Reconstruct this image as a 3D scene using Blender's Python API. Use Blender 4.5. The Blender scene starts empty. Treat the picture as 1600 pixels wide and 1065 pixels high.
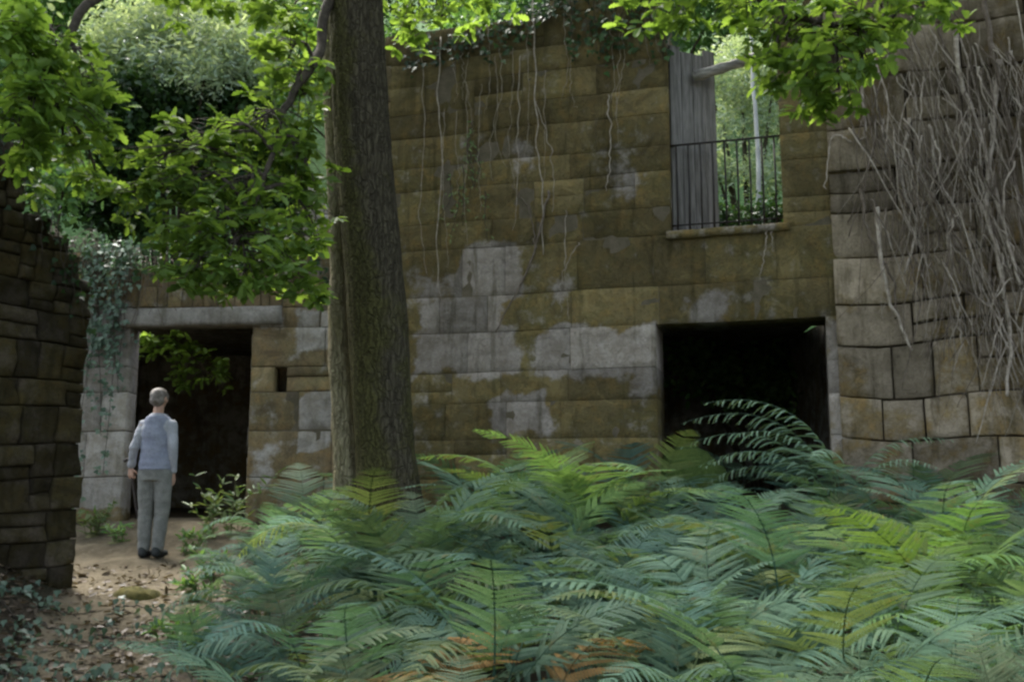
import bpy, math, random
import numpy as np
from mathutils import Vector, noise as mnoise

random.seed(7)
RNG = np.random.default_rng(11)
R = math.radians
scene = bpy.context.scene
COL = scene.collection

# ------------------------------------------------------------------ camera model
FPX, CX, CY = 1537.0, 800.0, 532.5
PITCH = R(8.4)
CAM = Vector((0.0, 0.0, 0.74))
FW = Vector((0, math.cos(PITCH), math.sin(PITCH)))
UP = Vector((0, -math.sin(PITCH), math.cos(PITCH)))


def ray(u, v):
    return FW + Vector((1, 0, 0)) * ((u - CX) / FPX) + UP * ((CY - v) / FPX)


def at(u, v, Y):
    d = ray(u, v)
    return CAM + d * (Y / d.y)


# ------------------------------------------------------------------ helpers
def smooth(a, b, x):
    t = min(1.0, max(0.0, (x - a) / (b - a)))
    return t * t * (3 - 2 * t)


def interp(x, xs, ys):
    return float(np.interp(x, xs, ys))


def n3(x, y, z, s=1.0):
    return mnoise.noise(Vector((x * s, y * s, z * s)))


def tag(o, label=None, cat=None, group=None, kind=None):
    if label:
        o['label'] = label
    if cat:
        o['category'] = cat
    if group:
        o['group'] = group
    if kind:
        o['kind'] = kind
    return o


def empty(name, loc=(0, 0, 0), rz=0.0):
    o = bpy.data.objects.new(name, None)
    o.empty_display_size = 0.2
    o.location = loc
    o.rotation_euler = (0, 0, rz)
    COL.objects.link(o)
    return o


def link(name, me, mat=None, parent=None):
    o = bpy.data.objects.new(name, me)
    COL.objects.link(o)
    if mat is not None and not me.materials:
        for m in (mat if isinstance(mat, (list, tuple)) else [mat]):
            me.materials.append(m)
    if parent is not None:
        o.parent = parent
    return o


class MB:
    """collects verts/faces (+ per vertex colour) for one mesh"""
    def __init__(self):
        self.v, self.f, self.c, self.m = [], [], [], []

    def add(self, verts, faces, col=None, mi=0):
        b = len(self.v)
        self.v.extend([tuple(p) for p in verts])
        self.f.extend([tuple(i + b for i in f) for f in faces])
        self.m.extend([mi] * len(faces))
        if col is None:
            col = (0.5, 0, 0, 1)
        if isinstance(col, list):
            self.c.extend(col)
        else:
            self.c.extend([col] * len(verts))

    def tube(self, pts, rad, sides=8, col=None, mi=0, cap=True, wob=0.0, seed=0.0):
        pts = [Vector(p) for p in pts]
        n = len(pts)
        if not isinstance(rad, (list, tuple)):
            rad = [rad] * n
        verts, faces = [], []
        t0 = (pts[1] - pts[0]).normalized()
        ref = Vector((0, 0, 1)) if abs(t0.z) < 0.9 else Vector((0, 1, 0))
        a = t0.cross(ref).normalized()
        for i in range(n):
            t = (pts[min(i + 1, n - 1)] - pts[max(i - 1, 0)])
            if t.length < 1e-9:
                t = t0.copy()
            t.normalize()
            a = (a - t * a.dot(t)).normalized()
            b = t.cross(a)
            for k in range(sides):
                th = 2 * math.pi * k / sides
                r = rad[i]
                if wob:
                    r *= 1 + wob * n3(math.cos(th) * 1.3 + seed, math.sin(th) * 1.3, pts[i].z * 1.5 + i * 0.05 + seed)
                verts.append(pts[i] + (a * math.cos(th) + b * math.sin(th)) * r)
        for i in range(n - 1):
            for k in range(sides):
                k2 = (k + 1) % sides
                faces.append((i * sides + k, i * sides + k2, (i + 1) * sides + k2, (i + 1) * sides + k))
        if cap:
            faces.append(tuple(reversed(range(sides))))
            faces.append(tuple((n - 1) * sides + k for k in range(sides)))
        self.add(verts, faces, col, mi)

    def box(self, c, h, col=None, mi=0, rot=None):
        c = Vector(c)
        vs = []
        for z in (-1, 1):
            for y in (-1, 1):
                for x in (-1, 1):
                    p = Vector((x * h[0], y * h[1], z * h[2]))
                    if rot is not None:
                        p = rot @ p
                    vs.append(c + p)
        fs = [(0, 2, 3, 1), (4, 5, 7, 6), (0, 1, 5, 4), (2, 6, 7, 3), (0, 4, 6, 2), (1, 3, 7, 5)]
        self.add(vs, fs, col, mi)

    def ball(self, c, r, seg=12, rings=8, col=None, mi=0):
        c = Vector(c)
        if not isinstance(r, (tuple, list)):
            r = (r, r, r)
        vs, fs = [c + Vector((0, 0, -r[2]))], []
        for i in range(1, rings):
            ph = -math.pi / 2 + math.pi * i / rings
            for k in range(seg):
                th = 2 * math.pi * k / seg
                vs.append(c + Vector((r[0] * math.cos(ph) * math.cos(th), r[1] * math.cos(ph) * math.sin(th), r[2] * math.sin(ph))))
        vs.append(c + Vector((0, 0, r[2])))
        for k in range(seg):
            fs.append((0, 1 + (k + 1) % seg, 1 + k))
        for i in range(rings - 2):
            for k in range(seg):
                a = 1 + i * seg
                fs.append((a + k, a + (k + 1) % seg, a + seg + (k + 1) % seg, a + seg + k))
        a = 1 + (rings - 2) * seg
        t = len(vs) - 1
        for k in range(seg):
            fs.append((a + k, a + (k + 1) % seg, t))
        self.add(vs, fs, col, mi)

    def capsule(self, p0, p1, r0, r1, seg=14):
        p0, p1 = Vector(p0), Vector(p1)
        n = 4
        d = (p1 - p0).normalized()
        pts, rs = [], []
        for i in range(n + 1):
            a = math.pi / 2 * i / n
            pts.append(p0 - d * r0 * math.cos(a) * 0.999)
            rs.append(max(0.0008, r0 * math.sin(a)))
        for i in range(n + 1):
            a = math.pi / 2 * i / n
            pts.append(p1 + d * r1 * math.sin(a) * 0.999)
            rs.append(max(0.0008, r1 * math.cos(a)))
        self.tube(pts, rs, seg)

    def loft(self, rings, seg=20):
        """rings: (center, rx, ry) stacked along z"""
        vs, fs = [], []
        for c, rx, ry in rings:
            for k in range(seg):
                th = 2 * math.pi * k / seg
                vs.append(Vector(c) + Vector((rx * math.cos(th), ry * math.sin(th), 0)))
        n = len(rings)
        for i in range(n - 1):
            for k in range(seg):
                k2 = (k + 1) % seg
                fs.append((i * seg + k, i * seg + k2, (i + 1) * seg + k2, (i + 1) * seg + k))
        fs.append(tuple(reversed(range(seg))))
        fs.append(tuple((n - 1) * seg + k for k in range(seg)))
        self.add(vs, fs)

    def mesh(self, name, smooth_shade=True):
        me = bpy.data.meshes.new(name)
        me.from_pydata(self.v, [], self.f)
        ca = me.color_attributes.new('mask', 'FLOAT_COLOR', 'POINT')
        ca.data.foreach_set('color', np.array(self.c, dtype=np.float32).ravel())
        if any(self.m):
            me.polygons.foreach_set('material_index', self.m)
        if smooth_shade:
            me.polygons.foreach_set('use_smooth', [True] * len(me.polygons))
        me.update()
        return me

    def build(self, name, mat=None, parent=None, smooth_shade=True):
        return link(name, self.mesh(name, smooth_shade), mat, parent)


def np_mesh(name, V, loops, sizes, tint=None):
    me = bpy.data.meshes.new(name)
    V = np.ascontiguousarray(V, dtype=np.float32)
    me.vertices.add(len(V))
    me.vertices.foreach_set('co', V.ravel())
    me.loops.add(len(loops))
    me.loops.foreach_set('vertex_index', np.asarray(loops, dtype=np.int32))
    me.polygons.add(len(sizes))
    st = np.concatenate([[0], np.cumsum(sizes)[:-1]]).astype(np.int32)
    me.polygons.foreach_set('loop_start', st)
    me.update(calc_edges=True)
    if tint is not None:
        a = me.attributes.new('tint', 'FLOAT', 'POINT')
        a.data.foreach_set('value', np.asarray(tint, dtype=np.float32))
    me.validate()
    return me


def norm(a):
    return a / np.maximum(1e-9, np.linalg.norm(a, axis=1, keepdims=True))


OAK_HALF = [(0, 0), (.10, .05), (.2, .15), (.29, .10), (.40, .235), (.50, .15), (.62, .27), (.71, .17), (.82, .20), (.92, .10), (1.0, 0)]


def leaf_template(kind):
    if kind == 'oak':
        h = OAK_HALF
        n = len(h)
        v = [(x, 0, 0.10 * x * (1 - x) - .12 * x * x) for x, y in h]
        v += [(x, y, .3 * y + 0.10 * x * (1 - x) - .12 * x * x) for x, y in h[1:-1]]
        v += [(x, -y, .3 * y + 0.10 * x * (1 - x) - .12 * x * x) for x, y in h[1:-1]]
        up = [0] + [n + i for i in range(n - 2)] + [n - 1]
        dn = [0] + [n + n - 2 + i for i in range(n - 2)] + [n - 1]
        mid = list(range(1, n - 1))
        f1 = [0, n - 1] + list(reversed(up[1:-1]))
        f2 = dn + []
        f1 = [0] + mid + [n - 1] + list(reversed(up[1:-1]))
        f2 = dn[:-1] + [n - 1] + list(reversed(mid))
        return np.array(v), [f1, f2]
    if kind == 'ivy':
        v = [(0, 0, 0), (.05, .32, .06), (.35, .42, .05), (.5, .2, .05), (1, 0, -.05), (.5, -.2, .05), (.35, -.42, .05), (.05, -.32, .06)]
        return np.array(v), [[0, 4, 3, 2, 1], [0, 7, 6, 5, 4]]
    if kind == 'lance':
        v = [(0, 0, 0), (.3, .14, .04), (.7, .12, .0), (1, 0, -.12), (.7, -.12, .0), (.3, -.14, .04)]
        return np.array(v), [[0, 3, 2, 1], [0, 5, 4, 3]]
    # bay/simple oval
    v = [(0, 0, 0), (.25, .22, .07), (.65, .22, .04), (1, 0, -.06), (.65, -.22, .04), (.25, -.22, .07)]
    return np.array(v), [[0, 3, 2, 1], [0, 5, 4, 3]]


def leaves_mesh(name, P, X, N, S, kind='oval'):
    """P position, X direction along the leaf, N approximate normal, S length"""
    tv, tf = leaf_template(kind)
    P, X, N = np.asarray(P, float), norm(np.asarray(X, float)), np.asarray(N, float)
    Z = norm(N - X * np.sum(N * X, axis=1, keepdims=True))
    Yv = np.cross(Z, X)
    S = np.asarray(S, float)[:, None, None]
    V = P[:, None, :] + S * (tv[None, :, 0:1] * X[:, None, :] + tv[None, :, 1:2] * Yv[:, None, :] + tv[None, :, 2:3] * Z[:, None, :])
    n, k = len(P), len(tv)
    V = V.reshape(-1, 3)
    fl = np.concatenate([np.array(f) for f in tf])
    loops = (np.arange(n)[:, None] * k + fl[None, :]).ravel()
    sizes = np.tile(np.array([len(f) for f in tf]), n)
    tint = np.repeat(RNG.random(n), k)
    return np_mesh(name, V, loops, sizes, tint)


# ------------------------------------------------------------------ materials
def new_mat(name):
    m = bpy.data.materials.new(name)
    m.use_nodes = True
    nt = m.node_tree
    nt.nodes.clear()
    out = nt.nodes.new('ShaderNodeOutputMaterial')
    return m, nt, out


class G:
    """tiny node graph helper"""
    def __init__(self, nt):
        self.nt = nt

    def n(self, t, **kw):
        x = self.nt.nodes.new(t)
        for k, v in kw.items():
            setattr(x, k, v)
        return x

    def put(self, sock, val):
        if hasattr(val, 'bl_idname') or isinstance(val, bpy.types.NodeSocket):
            self.nt.links.new(val, sock)
        else:
            if sock.type == 'RGBA' and len(val) == 3:
                val = (*val, 1)
            sock.default_value = val

    def coord(self, kind='Object', scale=(1, 1, 1)):
        tc = self.n('ShaderNodeTexCoord')
        mp = self.n('ShaderNodeMapping')
        mp.inputs['Scale'].default_value = scale
        self.nt.links.new(tc.outputs[kind], mp.inputs['Vector'])
        return mp.outputs[0]

    def noise(self, vec, scale, detail=5, rough=.55, dist=0.0):
        x = self.n('ShaderNodeTexNoise')
        self.put(x.inputs['Vector'], vec)
        x.inputs['Scale'].default_value = scale
        x.inputs['Detail'].default_value = detail
        x.inputs['Roughness'].default_value = rough
        x.inputs['Distortion'].default_value = dist
        return x.outputs['Fac']

    def ramp(self, fac, a, b, ca=0.0, cb=1.0):
        x = self.n('ShaderNodeMapRange', interpolation_type='SMOOTHSTEP')
        self.put(x.inputs['Value'], fac)
        x.inputs['From Min'].default_value = a
        x.inputs['From Max'].default_value = b
        x.inputs['To Min'].default_value = ca
        x.inputs['To Max'].default_value = cb
        return x.outputs[0]

    def math(self, op, a, b=0.0, c=None):
        x = self.n('ShaderNodeMath', operation=op)
        self.put(x.inputs[0], a)
        self.put(x.inputs[1], b)
        if c is not None:
            self.put(x.inputs[2], c)
        return x.outputs[0]

    def mix(self, fac, a, b, mode='MIX'):
        x = self.n('ShaderNodeMix', data_type='RGBA', blend_type=mode)
        self.put(x.inputs[0], fac)
        self.put(x.inputs[6], a)
        self.put(x.inputs[7], b)
        return x.outputs[2]

    def attr(self, name):
        x = self.n('ShaderNodeAttribute', attribute_name=name)
        return x

    def bump(self, h, strength=.5, dist=.02):
        x = self.n('ShaderNodeBump')
        x.inputs['Strength'].default_value = strength
        x.inputs['Distance'].default_value = dist
        self.put(x.inputs['Height'], h)
        return x.outputs[0]

    def principled(self, col, rough=.9, bump=None, spec=.2):
        p = self.n('ShaderNodeBsdfPrincipled')
        self.put(p.inputs['Base Color'], col)
        self.put(p.inputs['Roughness'], rough)
        p.inputs['Specular IOR Level'].default_value = spec
        if bump is not None:
            self.put(p.inputs['Normal'], bump)
        return p.outputs[0]


def stone_mat(name, stone_a, stone_b, moss_a, moss_b, bump=.6, moss_gain=1.0, streak=.6):
    """mask attribute: R block tone, G bare pale stone, B moss cover"""
    m, nt, out = new_mat(name)
    g = G(nt)
    co = g.coord()
    at_ = g.attr('mask')
    sep = g.n('ShaderNodeSeparateColor')
    nt.links.new(at_.outputs['Color'], sep.inputs[0])
    tone, pale, moss = sep.outputs[0], sep.outputs[1], sep.outputs[2]
    big = g.noise(co, 1.3, 6, .6, .4)
    mid = g.noise(co, 6.0, 6, .65)
    fine = g.noise(co, 38.0, 5, .7)
    vert = g.noise(g.coord('Object', (7, 7, .8)), 1.2, 5, .6, .3)
    st = g.mix(g.ramp(mid, .35, .68), stone_a, stone_b)
    st = g.mix(g.ramp(fine, .42, .72, 0, .55), st, tuple(c * .45 for c in stone_a))
    ms = g.mix(g.ramp(big, .36, .62), moss_a, moss_b)
    ms = g.mix(g.ramp(mid, .45, .75, 0, .7), ms, (moss_b[0] * 1.5, moss_b[1] * 1.25, moss_b[2] * .9))
    ms = g.mix(g.ramp(fine, .48, .72, 0, .7), ms, tuple(c * .45 for c in moss_a))
    mot = g.noise(co, 2.8, 7, .72, .8)
    ms = g.mix(g.ramp(mot, .50, .66, 0, .75), ms, tuple(c * .5 for c in moss_b))
    ms = g.mix(g.ramp(mot, .46, .36, 0, .5), ms, (moss_b[0] * 1.7, moss_b[1] * 1.7, moss_b[2] * 1.6))
    st = g.mix(g.ramp(mot, .5, .68, 0, .6), st, tuple(c * .55 for c in stone_b))
    # moss factor, broken up by noise; pale cuts it away
    f = g.math('ADD', g.math('MULTIPLY', moss, moss_gain), g.math('MULTIPLY', g.math('SUBTRACT', mid, .5), 2.2))
    f = g.math('ADD', f, g.math('MULTIPLY', g.math('SUBTRACT', big, .5), 1.2))
    f = g.math('SUBTRACT', f, g.math('MULTIPLY', pale, 1.6))
    fac = g.ramp(f, .0, .66)
    col = g.mix(fac, st, ms)
    # vertical damp streaks (dirt washed down the face)
    col = g.mix(g.math('MULTIPLY', g.ramp(vert, .52, .72), streak), col, tuple(c * .42 for c in moss_a))
    damp = g.math('ADD', at_.outputs['Alpha'], g.math('MULTIPLY', g.math('SUBTRACT', big, .5), 1.1))
    damp = g.math('ADD', damp, g.math('MULTIPLY', g.math('SUBTRACT', vert, .5), .9))
    col = g.mix(g.ramp(damp, .25, 1.0, 0, .85), col, (moss_a[0] * .42, moss_a[1] * .42, moss_a[2] * .42))
    tonev = g.ramp(tone, 0, 1, .62, 1.3)
    x = g.n('ShaderNodeMix', data_type='RGBA', blend_type='MULTIPLY')
    x.inputs[0].default_value = 1
    g.put(x.inputs[6], col)
    cmb = g.n('ShaderNodeCombineColor')
    for i in range(3):
        g.put(cmb.inputs[i], tonev)
    g.put(x.inputs[7], cmb.outputs[0])
    pits = g.noise(co, 95.0, 4, .7)
    h = g.math('ADD', g.math('MULTIPLY', mid, .6), g.math('MULTIPLY', fine, .7))
    h = g.math('ADD', h, g.math('MULTIPLY', g.ramp(pits, .3, .5), .25))
    sh = g.principled(x.outputs[2], .95, g.bump(h, bump, .03), .1)
    nt.links.new(sh, out.inputs[0])
    return m


def leaf_mat(name, a, b, trans=.4, gloss=.25, obj_color=False, rough=.45):
    m, nt, out = new_mat(name)
    g = G(nt)
    t = g.attr('tint').outputs['Fac']
    col = g.mix(g.ramp(t, 0.05, .95), a, b)
    co = g.coord()
    patch = g.noise(co, .9, 3)
    col = g.mix(g.ramp(patch, .4, .65, 0, .5), col, tuple(c * .62 for c in a))
    oi = g.n('ShaderNodeObjectInfo')
    rnd = g.ramp(oi.outputs['Random'], 0, 1, .82, 1.2)
    cmb = g.n('ShaderNodeCombineColor')
    for i in range(3):
        g.put(cmb.inputs[i], rnd)
    col = g.mix(1.0, col, cmb.outputs[0], 'MULTIPLY')
    if obj_color:
        col = g.mix(1.0, col, oi.outputs['Color'], 'MULTIPLY')
        brown = g.noise(co, 4.5, 5, .65)
        col = g.mix(g.ramp(brown, .58, .70, 0, .75), col, (.16, .125, .05))
    p = g.n('ShaderNodeBsdfPrincipled')
    g.put(p.inputs['Base Color'], col)
    p.inputs['Roughness'].default_value = rough
    p.inputs['Specular IOR Level'].default_value = gloss
    tr = g.n('ShaderNodeBsdfTranslucent')
    tcol = g.mix(1.0, col, (1.25, 1.2, .55), 'MULTIPLY')
    g.put(tr.inputs['Color'], tcol)
    mx = g.n('ShaderNodeMixShader')
    mx.inputs[0].default_value = trans
    nt.links.new(p.outputs[0], mx.inputs[1])
    nt.links.new(tr.outputs[0], mx.inputs[2])
    nt.links.new(mx.outputs[0], out.inputs[0])
    return m


def simple_mat(name, a, b, scale=6.0, rough=.85, bump=.4, stretch=(1, 1, 1), spec=.25, metallic=0.0):
    m, nt, out = new_mat(name)
    g = G(nt)
    co = g.coord('Object', stretch)
    n1 = g.noise(co, scale, 6, .6, .2)
    n2 = g.noise(co, scale * 6, 4, .65)
    col = g.mix(g.ramp(n1, .35, .68), a, b)
    col = g.mix(g.ramp(n2, .45, .75, 0, .5), col, tuple(c * .55 for c in a))
    h = g.math('ADD', n1, g.math('MULTIPLY', n2, .5))
    p = g.n('ShaderNodeBsdfPrincipled')
    g.put(p.inputs['Base Color'], col)
    p.inputs['Roughness'].default_value = rough
    p.inputs['Specular IOR Level'].default_value = spec
    p.inputs['Metallic'].default_value = metallic
    g.put(p.inputs['Normal'], g.bump(h, bump, .015))
    nt.links.new(p.outputs[0], out.inputs[0])
    return m


def bark_mat(name, bark_a, bark_b, moss):
    m, nt, out = new_mat(name)
    g = G(nt)
    sep = g.n('ShaderNodeSeparateColor')
    nt.links.new(g.attr('mask').outputs['Color'], sep.inputs[0])
    co = g.coord('Object', (1, 1, .16))
    n1 = g.noise(co, 45, 6, .62, .5)
    co2 = g.coord()
    n2 = g.noise(co2, 5, 5, .6)
    n3_ = g.noise(co2, 45, 4, .6)
    vo = g.n('ShaderNodeTexVoronoi', feature='DISTANCE_TO_EDGE')
    vo.inputs['Scale'].default_value = 22
    va = g.n('ShaderNodeVectorMath', operation='ADD')
    nz = g.n('ShaderNodeTexNoise')
    nz.inputs['Scale'].default_value = 7
    g.put(nz.inputs['Vector'], co2)
    vs = g.n('ShaderNodeVectorMath', operation='SCALE')
    g.put(vs.inputs[0], nz.outputs['Color'])
    vs.inputs['Scale'].default_value = .13
    g.put(va.inputs[0], g.coord('Object', (1, 1, .12)))
    g.put(va.inputs[1], vs.outputs[0])
    g.put(vo.inputs['Vector'], va.outputs[0])
    plate = g.ramp(vo.outputs['Distance'], .0, .16)
    col = g.mix(g.ramp(n1, .34, .70), tuple(c * .55 for c in bark_a), bark_b)
    col = g.mix(g.ramp(n2, .5, .7, 0, .5), col, bark_a)
    f = g.math('ADD', sep.outputs[2], g.math('MULTIPLY', g.math('SUBTRACT', n2, .5), 1.4))
    mc = g.mix(g.ramp(n3_, .35, .7), tuple(c * .5 for c in moss), moss)
    col = g.mix(g.ramp(f, .3, .8, 0, .9), col, mc)
    col = g.mix(g.ramp(plate, 0, .6, .38, 0), col, tuple(c * .3 for c in bark_a))
    h = g.math('ADD', g.math('MULTIPLY', n1, .5), g.math('MULTIPLY', n3_, .25))
    h = g.math('ADD', h, g.math('MULTIPLY', plate, .4))
    nt.links.new(g.principled(col, .95, g.bump(h, 1.0, .04), .1), out.inputs[0])
    return m


M = {}
M['facade'] = stone_mat('mossy_facade_stone', (.36, .32, .275), (.235, .20, .16), (.128, .109, .046), (.160, .127, .060), 1.0, 1.0)
M['door_wall'] = stone_mat('doorway_stone', (.42, .39, .35), (.28, .25, .20), (.17, .142, .072), (.19, .145, .085), .6, 1.0, .4)
M['block'] = stone_mat('grey_block_stone', (.34, .28, .20), (.245, .20, .138), (.155, .124, .066), (.19, .146, .078), .9, .7, .6)
M['dark_wall'] = stone_mat('mossy_stone_with_shade', (.074, .060, .042), (.048, .039, .027), (.052, .046, .019), (.042, .034, .016), .9, .9, .6)  # stone colour darkened to stand in for the shade on this wall
M['mortar'] = simple_mat('earth_mortar', (.045, .035, .022), (.07, .055, .035), 9)
M['pale_mortar'] = simple_mat('mossy_mortar', (.075, .063, .038), (.11, .09, .06), 9)
M['inside'] = stone_mat('inner_stone', (.26, .25, .22), (.18, .17, .145), (.10, .11, .06), (.12, .10, .06), .8, .8, .5)
M['lintel'] = stone_mat('lintel_stone', (.30, .28, .25), (.2, .18, .15), (.10, .10, .045), (.12, .10, .05), .7, .6, .5)
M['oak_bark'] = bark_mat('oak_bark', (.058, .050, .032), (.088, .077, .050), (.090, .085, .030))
M['pale_bark'] = bark_mat('pale_stem_bark', (.27, .235, .14), (.36, .32, .20), (.24, .22, .09))
M['twig'] = simple_mat('dark_twig', (.035, .028, .02), (.07, .058, .042), 20)
M['vine'] = simple_mat('dry_vine', (.24, .20, .155), (.42, .37, .30), 14)
M['vine_dark'] = simple_mat('dark_vine', (.09, .07, .05), (.16, .13, .10), 14)
M['oak_leaf'] = leaf_mat('oak_leaf', (.115, .205, .042), (.235, .36, .095), .58)
M['ivy_leaf'] = leaf_mat('ivy_leaf', (.05, .09, .055), (.13, .19, .13), .2, .4)
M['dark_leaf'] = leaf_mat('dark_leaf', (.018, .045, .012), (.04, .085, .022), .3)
M['haze_pale_leaf'] = leaf_mat('haze_pale_leaf', (.30, .41, .28), (.50, .60, .47), .45, .3)  # leaf colour paled to stand in for haze and light behind the ruin
M['mid_leaf'] = leaf_mat('mid_leaf', (.07, .16, .05), (.16, .28, .10), .45, .3)
M['fern'] = leaf_mat('fern_frond', (.070, .122, .072), (.128, .20, .122), .4, .15, True, .72)
M['fern_stem'] = simple_mat('fern_stem', (.10, .11, .04), (.17, .16, .07), 12)
M['weed'] = leaf_mat('weed_leaf', (.08, .15, .05), (.17, .22, .09), .35, .3)
M['dry_leaf'] = leaf_mat('dry_leaf', (.06, .045, .028), (.16, .12, .08), .15, .2)
M['moss'] = simple_mat('moss_clump', (.05, .047, .010), (.11, .095, .024), 22, .95, .9)
M['wood'] = simple_mat('weathered_board', (.10, .095, .088), (.21, .20, .19), 9, .9, .6, (3, 3, .22))
M['log'] = simple_mat('weathered_beam', (.16, .15, .13), (.40, .38, .35), 10, .9, .6, (.3, 3, 3))
M['iron'] = simple_mat('rusted_iron', (.018, .016, .015), (.04, .03, .024), 20, .7, .3, (1, 1, 1), .4, .3)

# ------------------------------------------------------------------ ground
def ground_z(x, y):
    z = interp(y, [-5, 0, 4, 8, 10, 11.4, 14.0, 16.2, 16.8, 20, 30, 45, 70],
               [-1.1, -.85, -.5, -.16, 0.0, .33, .38, .40, 2.8, 4.4, 11.0, 22.0, 38.0])
    # raised bank on the left, running up under the old garden wall
    edge = interp(y, [0, 5, 7, 9, 10.5], [-2.1, -2.55, -3.0, -3.75, -4.7])
    k = smooth(0, 1.5, edge - x) * smooth(11.0, 8.6, y) if y < 11 else 0
    z += .62 * k
    if x > -1.2 and 7 < y < 13:
        wy = P_WALL[1] - math.tan(R(16)) * (x - P_WALL[0])
        z += .32 * smooth(1.5, .2, wy - y) * smooth(-1.2, .2, x) * smooth(12.9, 12.0, y)
    if y < 12:
        z += .05 * n3(x, y, 0, .9) + .03 * n3(x, y, 4, 2.7) + .012 * n3(x, y, 9, 9)
    elif y > 17:
        z += .7 * n3(x, y, 2, .16) + .25 * n3(x, y, 5, .6)
    if y > 17:
        z += max(0, -x - 2) * .06
    return z


P_WALL = (-1.52, 11.39)


def ground_sheet():
    xs = np.concatenate([np.linspace(-70, -9, 16)[:-1], np.linspace(-9, -1.5, 70)[:-1], np.linspace(-1.5, 9, 60)[:-1], np.linspace(9, 70, 16)])
    ys = np.concatenate([np.linspace(-30, 0, 6)[:-1], np.linspace(0, 12, 110)[:-1], np.linspace(12, 17, 24)[:-1], np.linspace(17, 70, 40)])
    nx, ny = len(xs), len(ys)
    V, C = [], []
    for y in ys:
        for x in xs:
            V.append((x, y, ground_z(x, y)))
    F = [(j * nx + i, j * nx + i + 1, (j + 1) * nx + i + 1, (j + 1) * nx + i) for j in range(ny - 1) for i in range(nx - 1)]
    mb = MB()
    mb.add(V, F)
    m, nt, out = new_mat('forest_soil')
    g = G(nt)
    co = g.coord()
    a = g.noise(co, 1.4, 5)
    b = g.noise(co, 9, 6, .65)
    c = g.noise(co, 60, 4, .7)
    col = g.mix(g.ramp(a, .4, .62), (.055, .044, .030), (.034, .034, .020))
    col = g.mix(g.ramp(b, .5, .7, 0, .7), col, (.085, .068, .048))
    col = g.mix(g.ramp(c, .5, .72, 0, .7), col, (.03, .023, .016))
    sx = g.n('ShaderNodeSeparateXYZ')
    nt.links.new(co, sx.inputs[0])
    col = g.mix(g.ramp(sx.outputs[1], 16.4, 17.2), col, g.mix(g.ramp(b, .4, .65), (.05, .11, .035), (.11, .19, .07)))
    h = g.math('ADD', b, g.math('MULTIPLY', c, .6))
    nt.links.new(g.principled(col, .95, g.bump(h, 1, .04), .1), out.inputs[0])
    return tag(mb.build('ground', m), kind='structure')


ground_sheet()


def path_sheet():
    """trodden earth leading up to the doorway"""
    cl = [(-1.9, 3.5, .45), (-2.35, 5.5, .6), (-2.75, 7.4, .75), (-3.25, 9.0, .85), (-3.75, 10.3, 1.15), (-3.95, 11.2, 1.25), (-3.9, 12.3, .7)]
    mb = MB()
    ys = np.linspace(3.5, 12.3, 70)
    nx = 22
    V, F = [], []
    for j, y in enumerate(ys):
        cx = interp(y, [c[1] for c in cl], [c[0] for c in cl])
        hw = interp(y, [c[1] for c in cl], [c[2] for c in cl])
        hl = hw * (1 + .25 * n3(0, y, 3, 1.3))
        hr = hw * (1 + .25 * n3(5, y, 3, 1.3))
        for i in range(nx):
            t = i / (nx - 1)
            x = cx - hl + (hl + hr) * t
            e = min(t, 1 - t)
            V.append((x, y, ground_z(x, y) + .012 - .03 * (1 - smooth(0, .12, e))))
    for j in range(len(ys) - 1):
        for i in range(nx - 1):
            F.append((j * nx + i, j * nx + i + 1, (j + 1) * nx + i + 1, (j + 1) * nx + i))
    mb.add(V, F)
    m, nt, out = new_mat('trodden_earth')
    g = G(nt)
    co = g.coord()
    a = g.noise(co, 2.2, 6, .65)
    b = g.noise(co, 14, 6, .65)
    c = g.noise(co, 70, 4, .7)
    col = g.mix(g.ramp(a, .38, .62), (.16, .135, .090), (.09, .075, .048))
    col = g.mix(g.ramp(b, .48, .7, 0, .6), col, (.185, .158, .115))
    col = g.mix(g.ramp(c, .5, .72, 0, .6), col, (.08, .06, .045))
    h = g.math('ADD', b, g.math('MULTIPLY', c, .6))
    nt.links.new(g.principled(col, .95, g.bump(h, .9, .03), .1), out.inputs[0])
    return tag(mb.build('dirt_path', m), kind='structure')


path_sheet()

# ------------------------------------------------------------------ masonry
class Plane:
    def __init__(self, O, ang, flip=1):
        self.O = Vector((O[0], O[1], 0))
        self.D = Vector((math.cos(ang), math.sin(ang), 0))
        self.N = Vector((self.D.y, -self.D.x, 0)) * flip     # towards the viewer

    def p(self, s, d, z):
        return self.O + self.D * s - self.N * d + Vector((0, 0, z))

    def px(self, u, v):
        r = ray(u, v)
        t = (self.O - CAM).dot(self.N) / r.dot(self.N)
        q = CAM + r * t
        return (q - self.O).dot(self.D), q.z


def rows_from(forced, hmin, hmax, rnd):
    zs = [forced[0]]
    for a, b in zip(forced[:-1], forced[1:]):
        n = max(1, round((b - a) / rnd.uniform(hmin, hmax)))
        cuts = [a + (b - a) * (i + (rnd.uniform(-.14, .14) if 0 < i < n else 0)) / n for i in range(1, n + 1)]
        zs += cuts
    return zs


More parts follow.
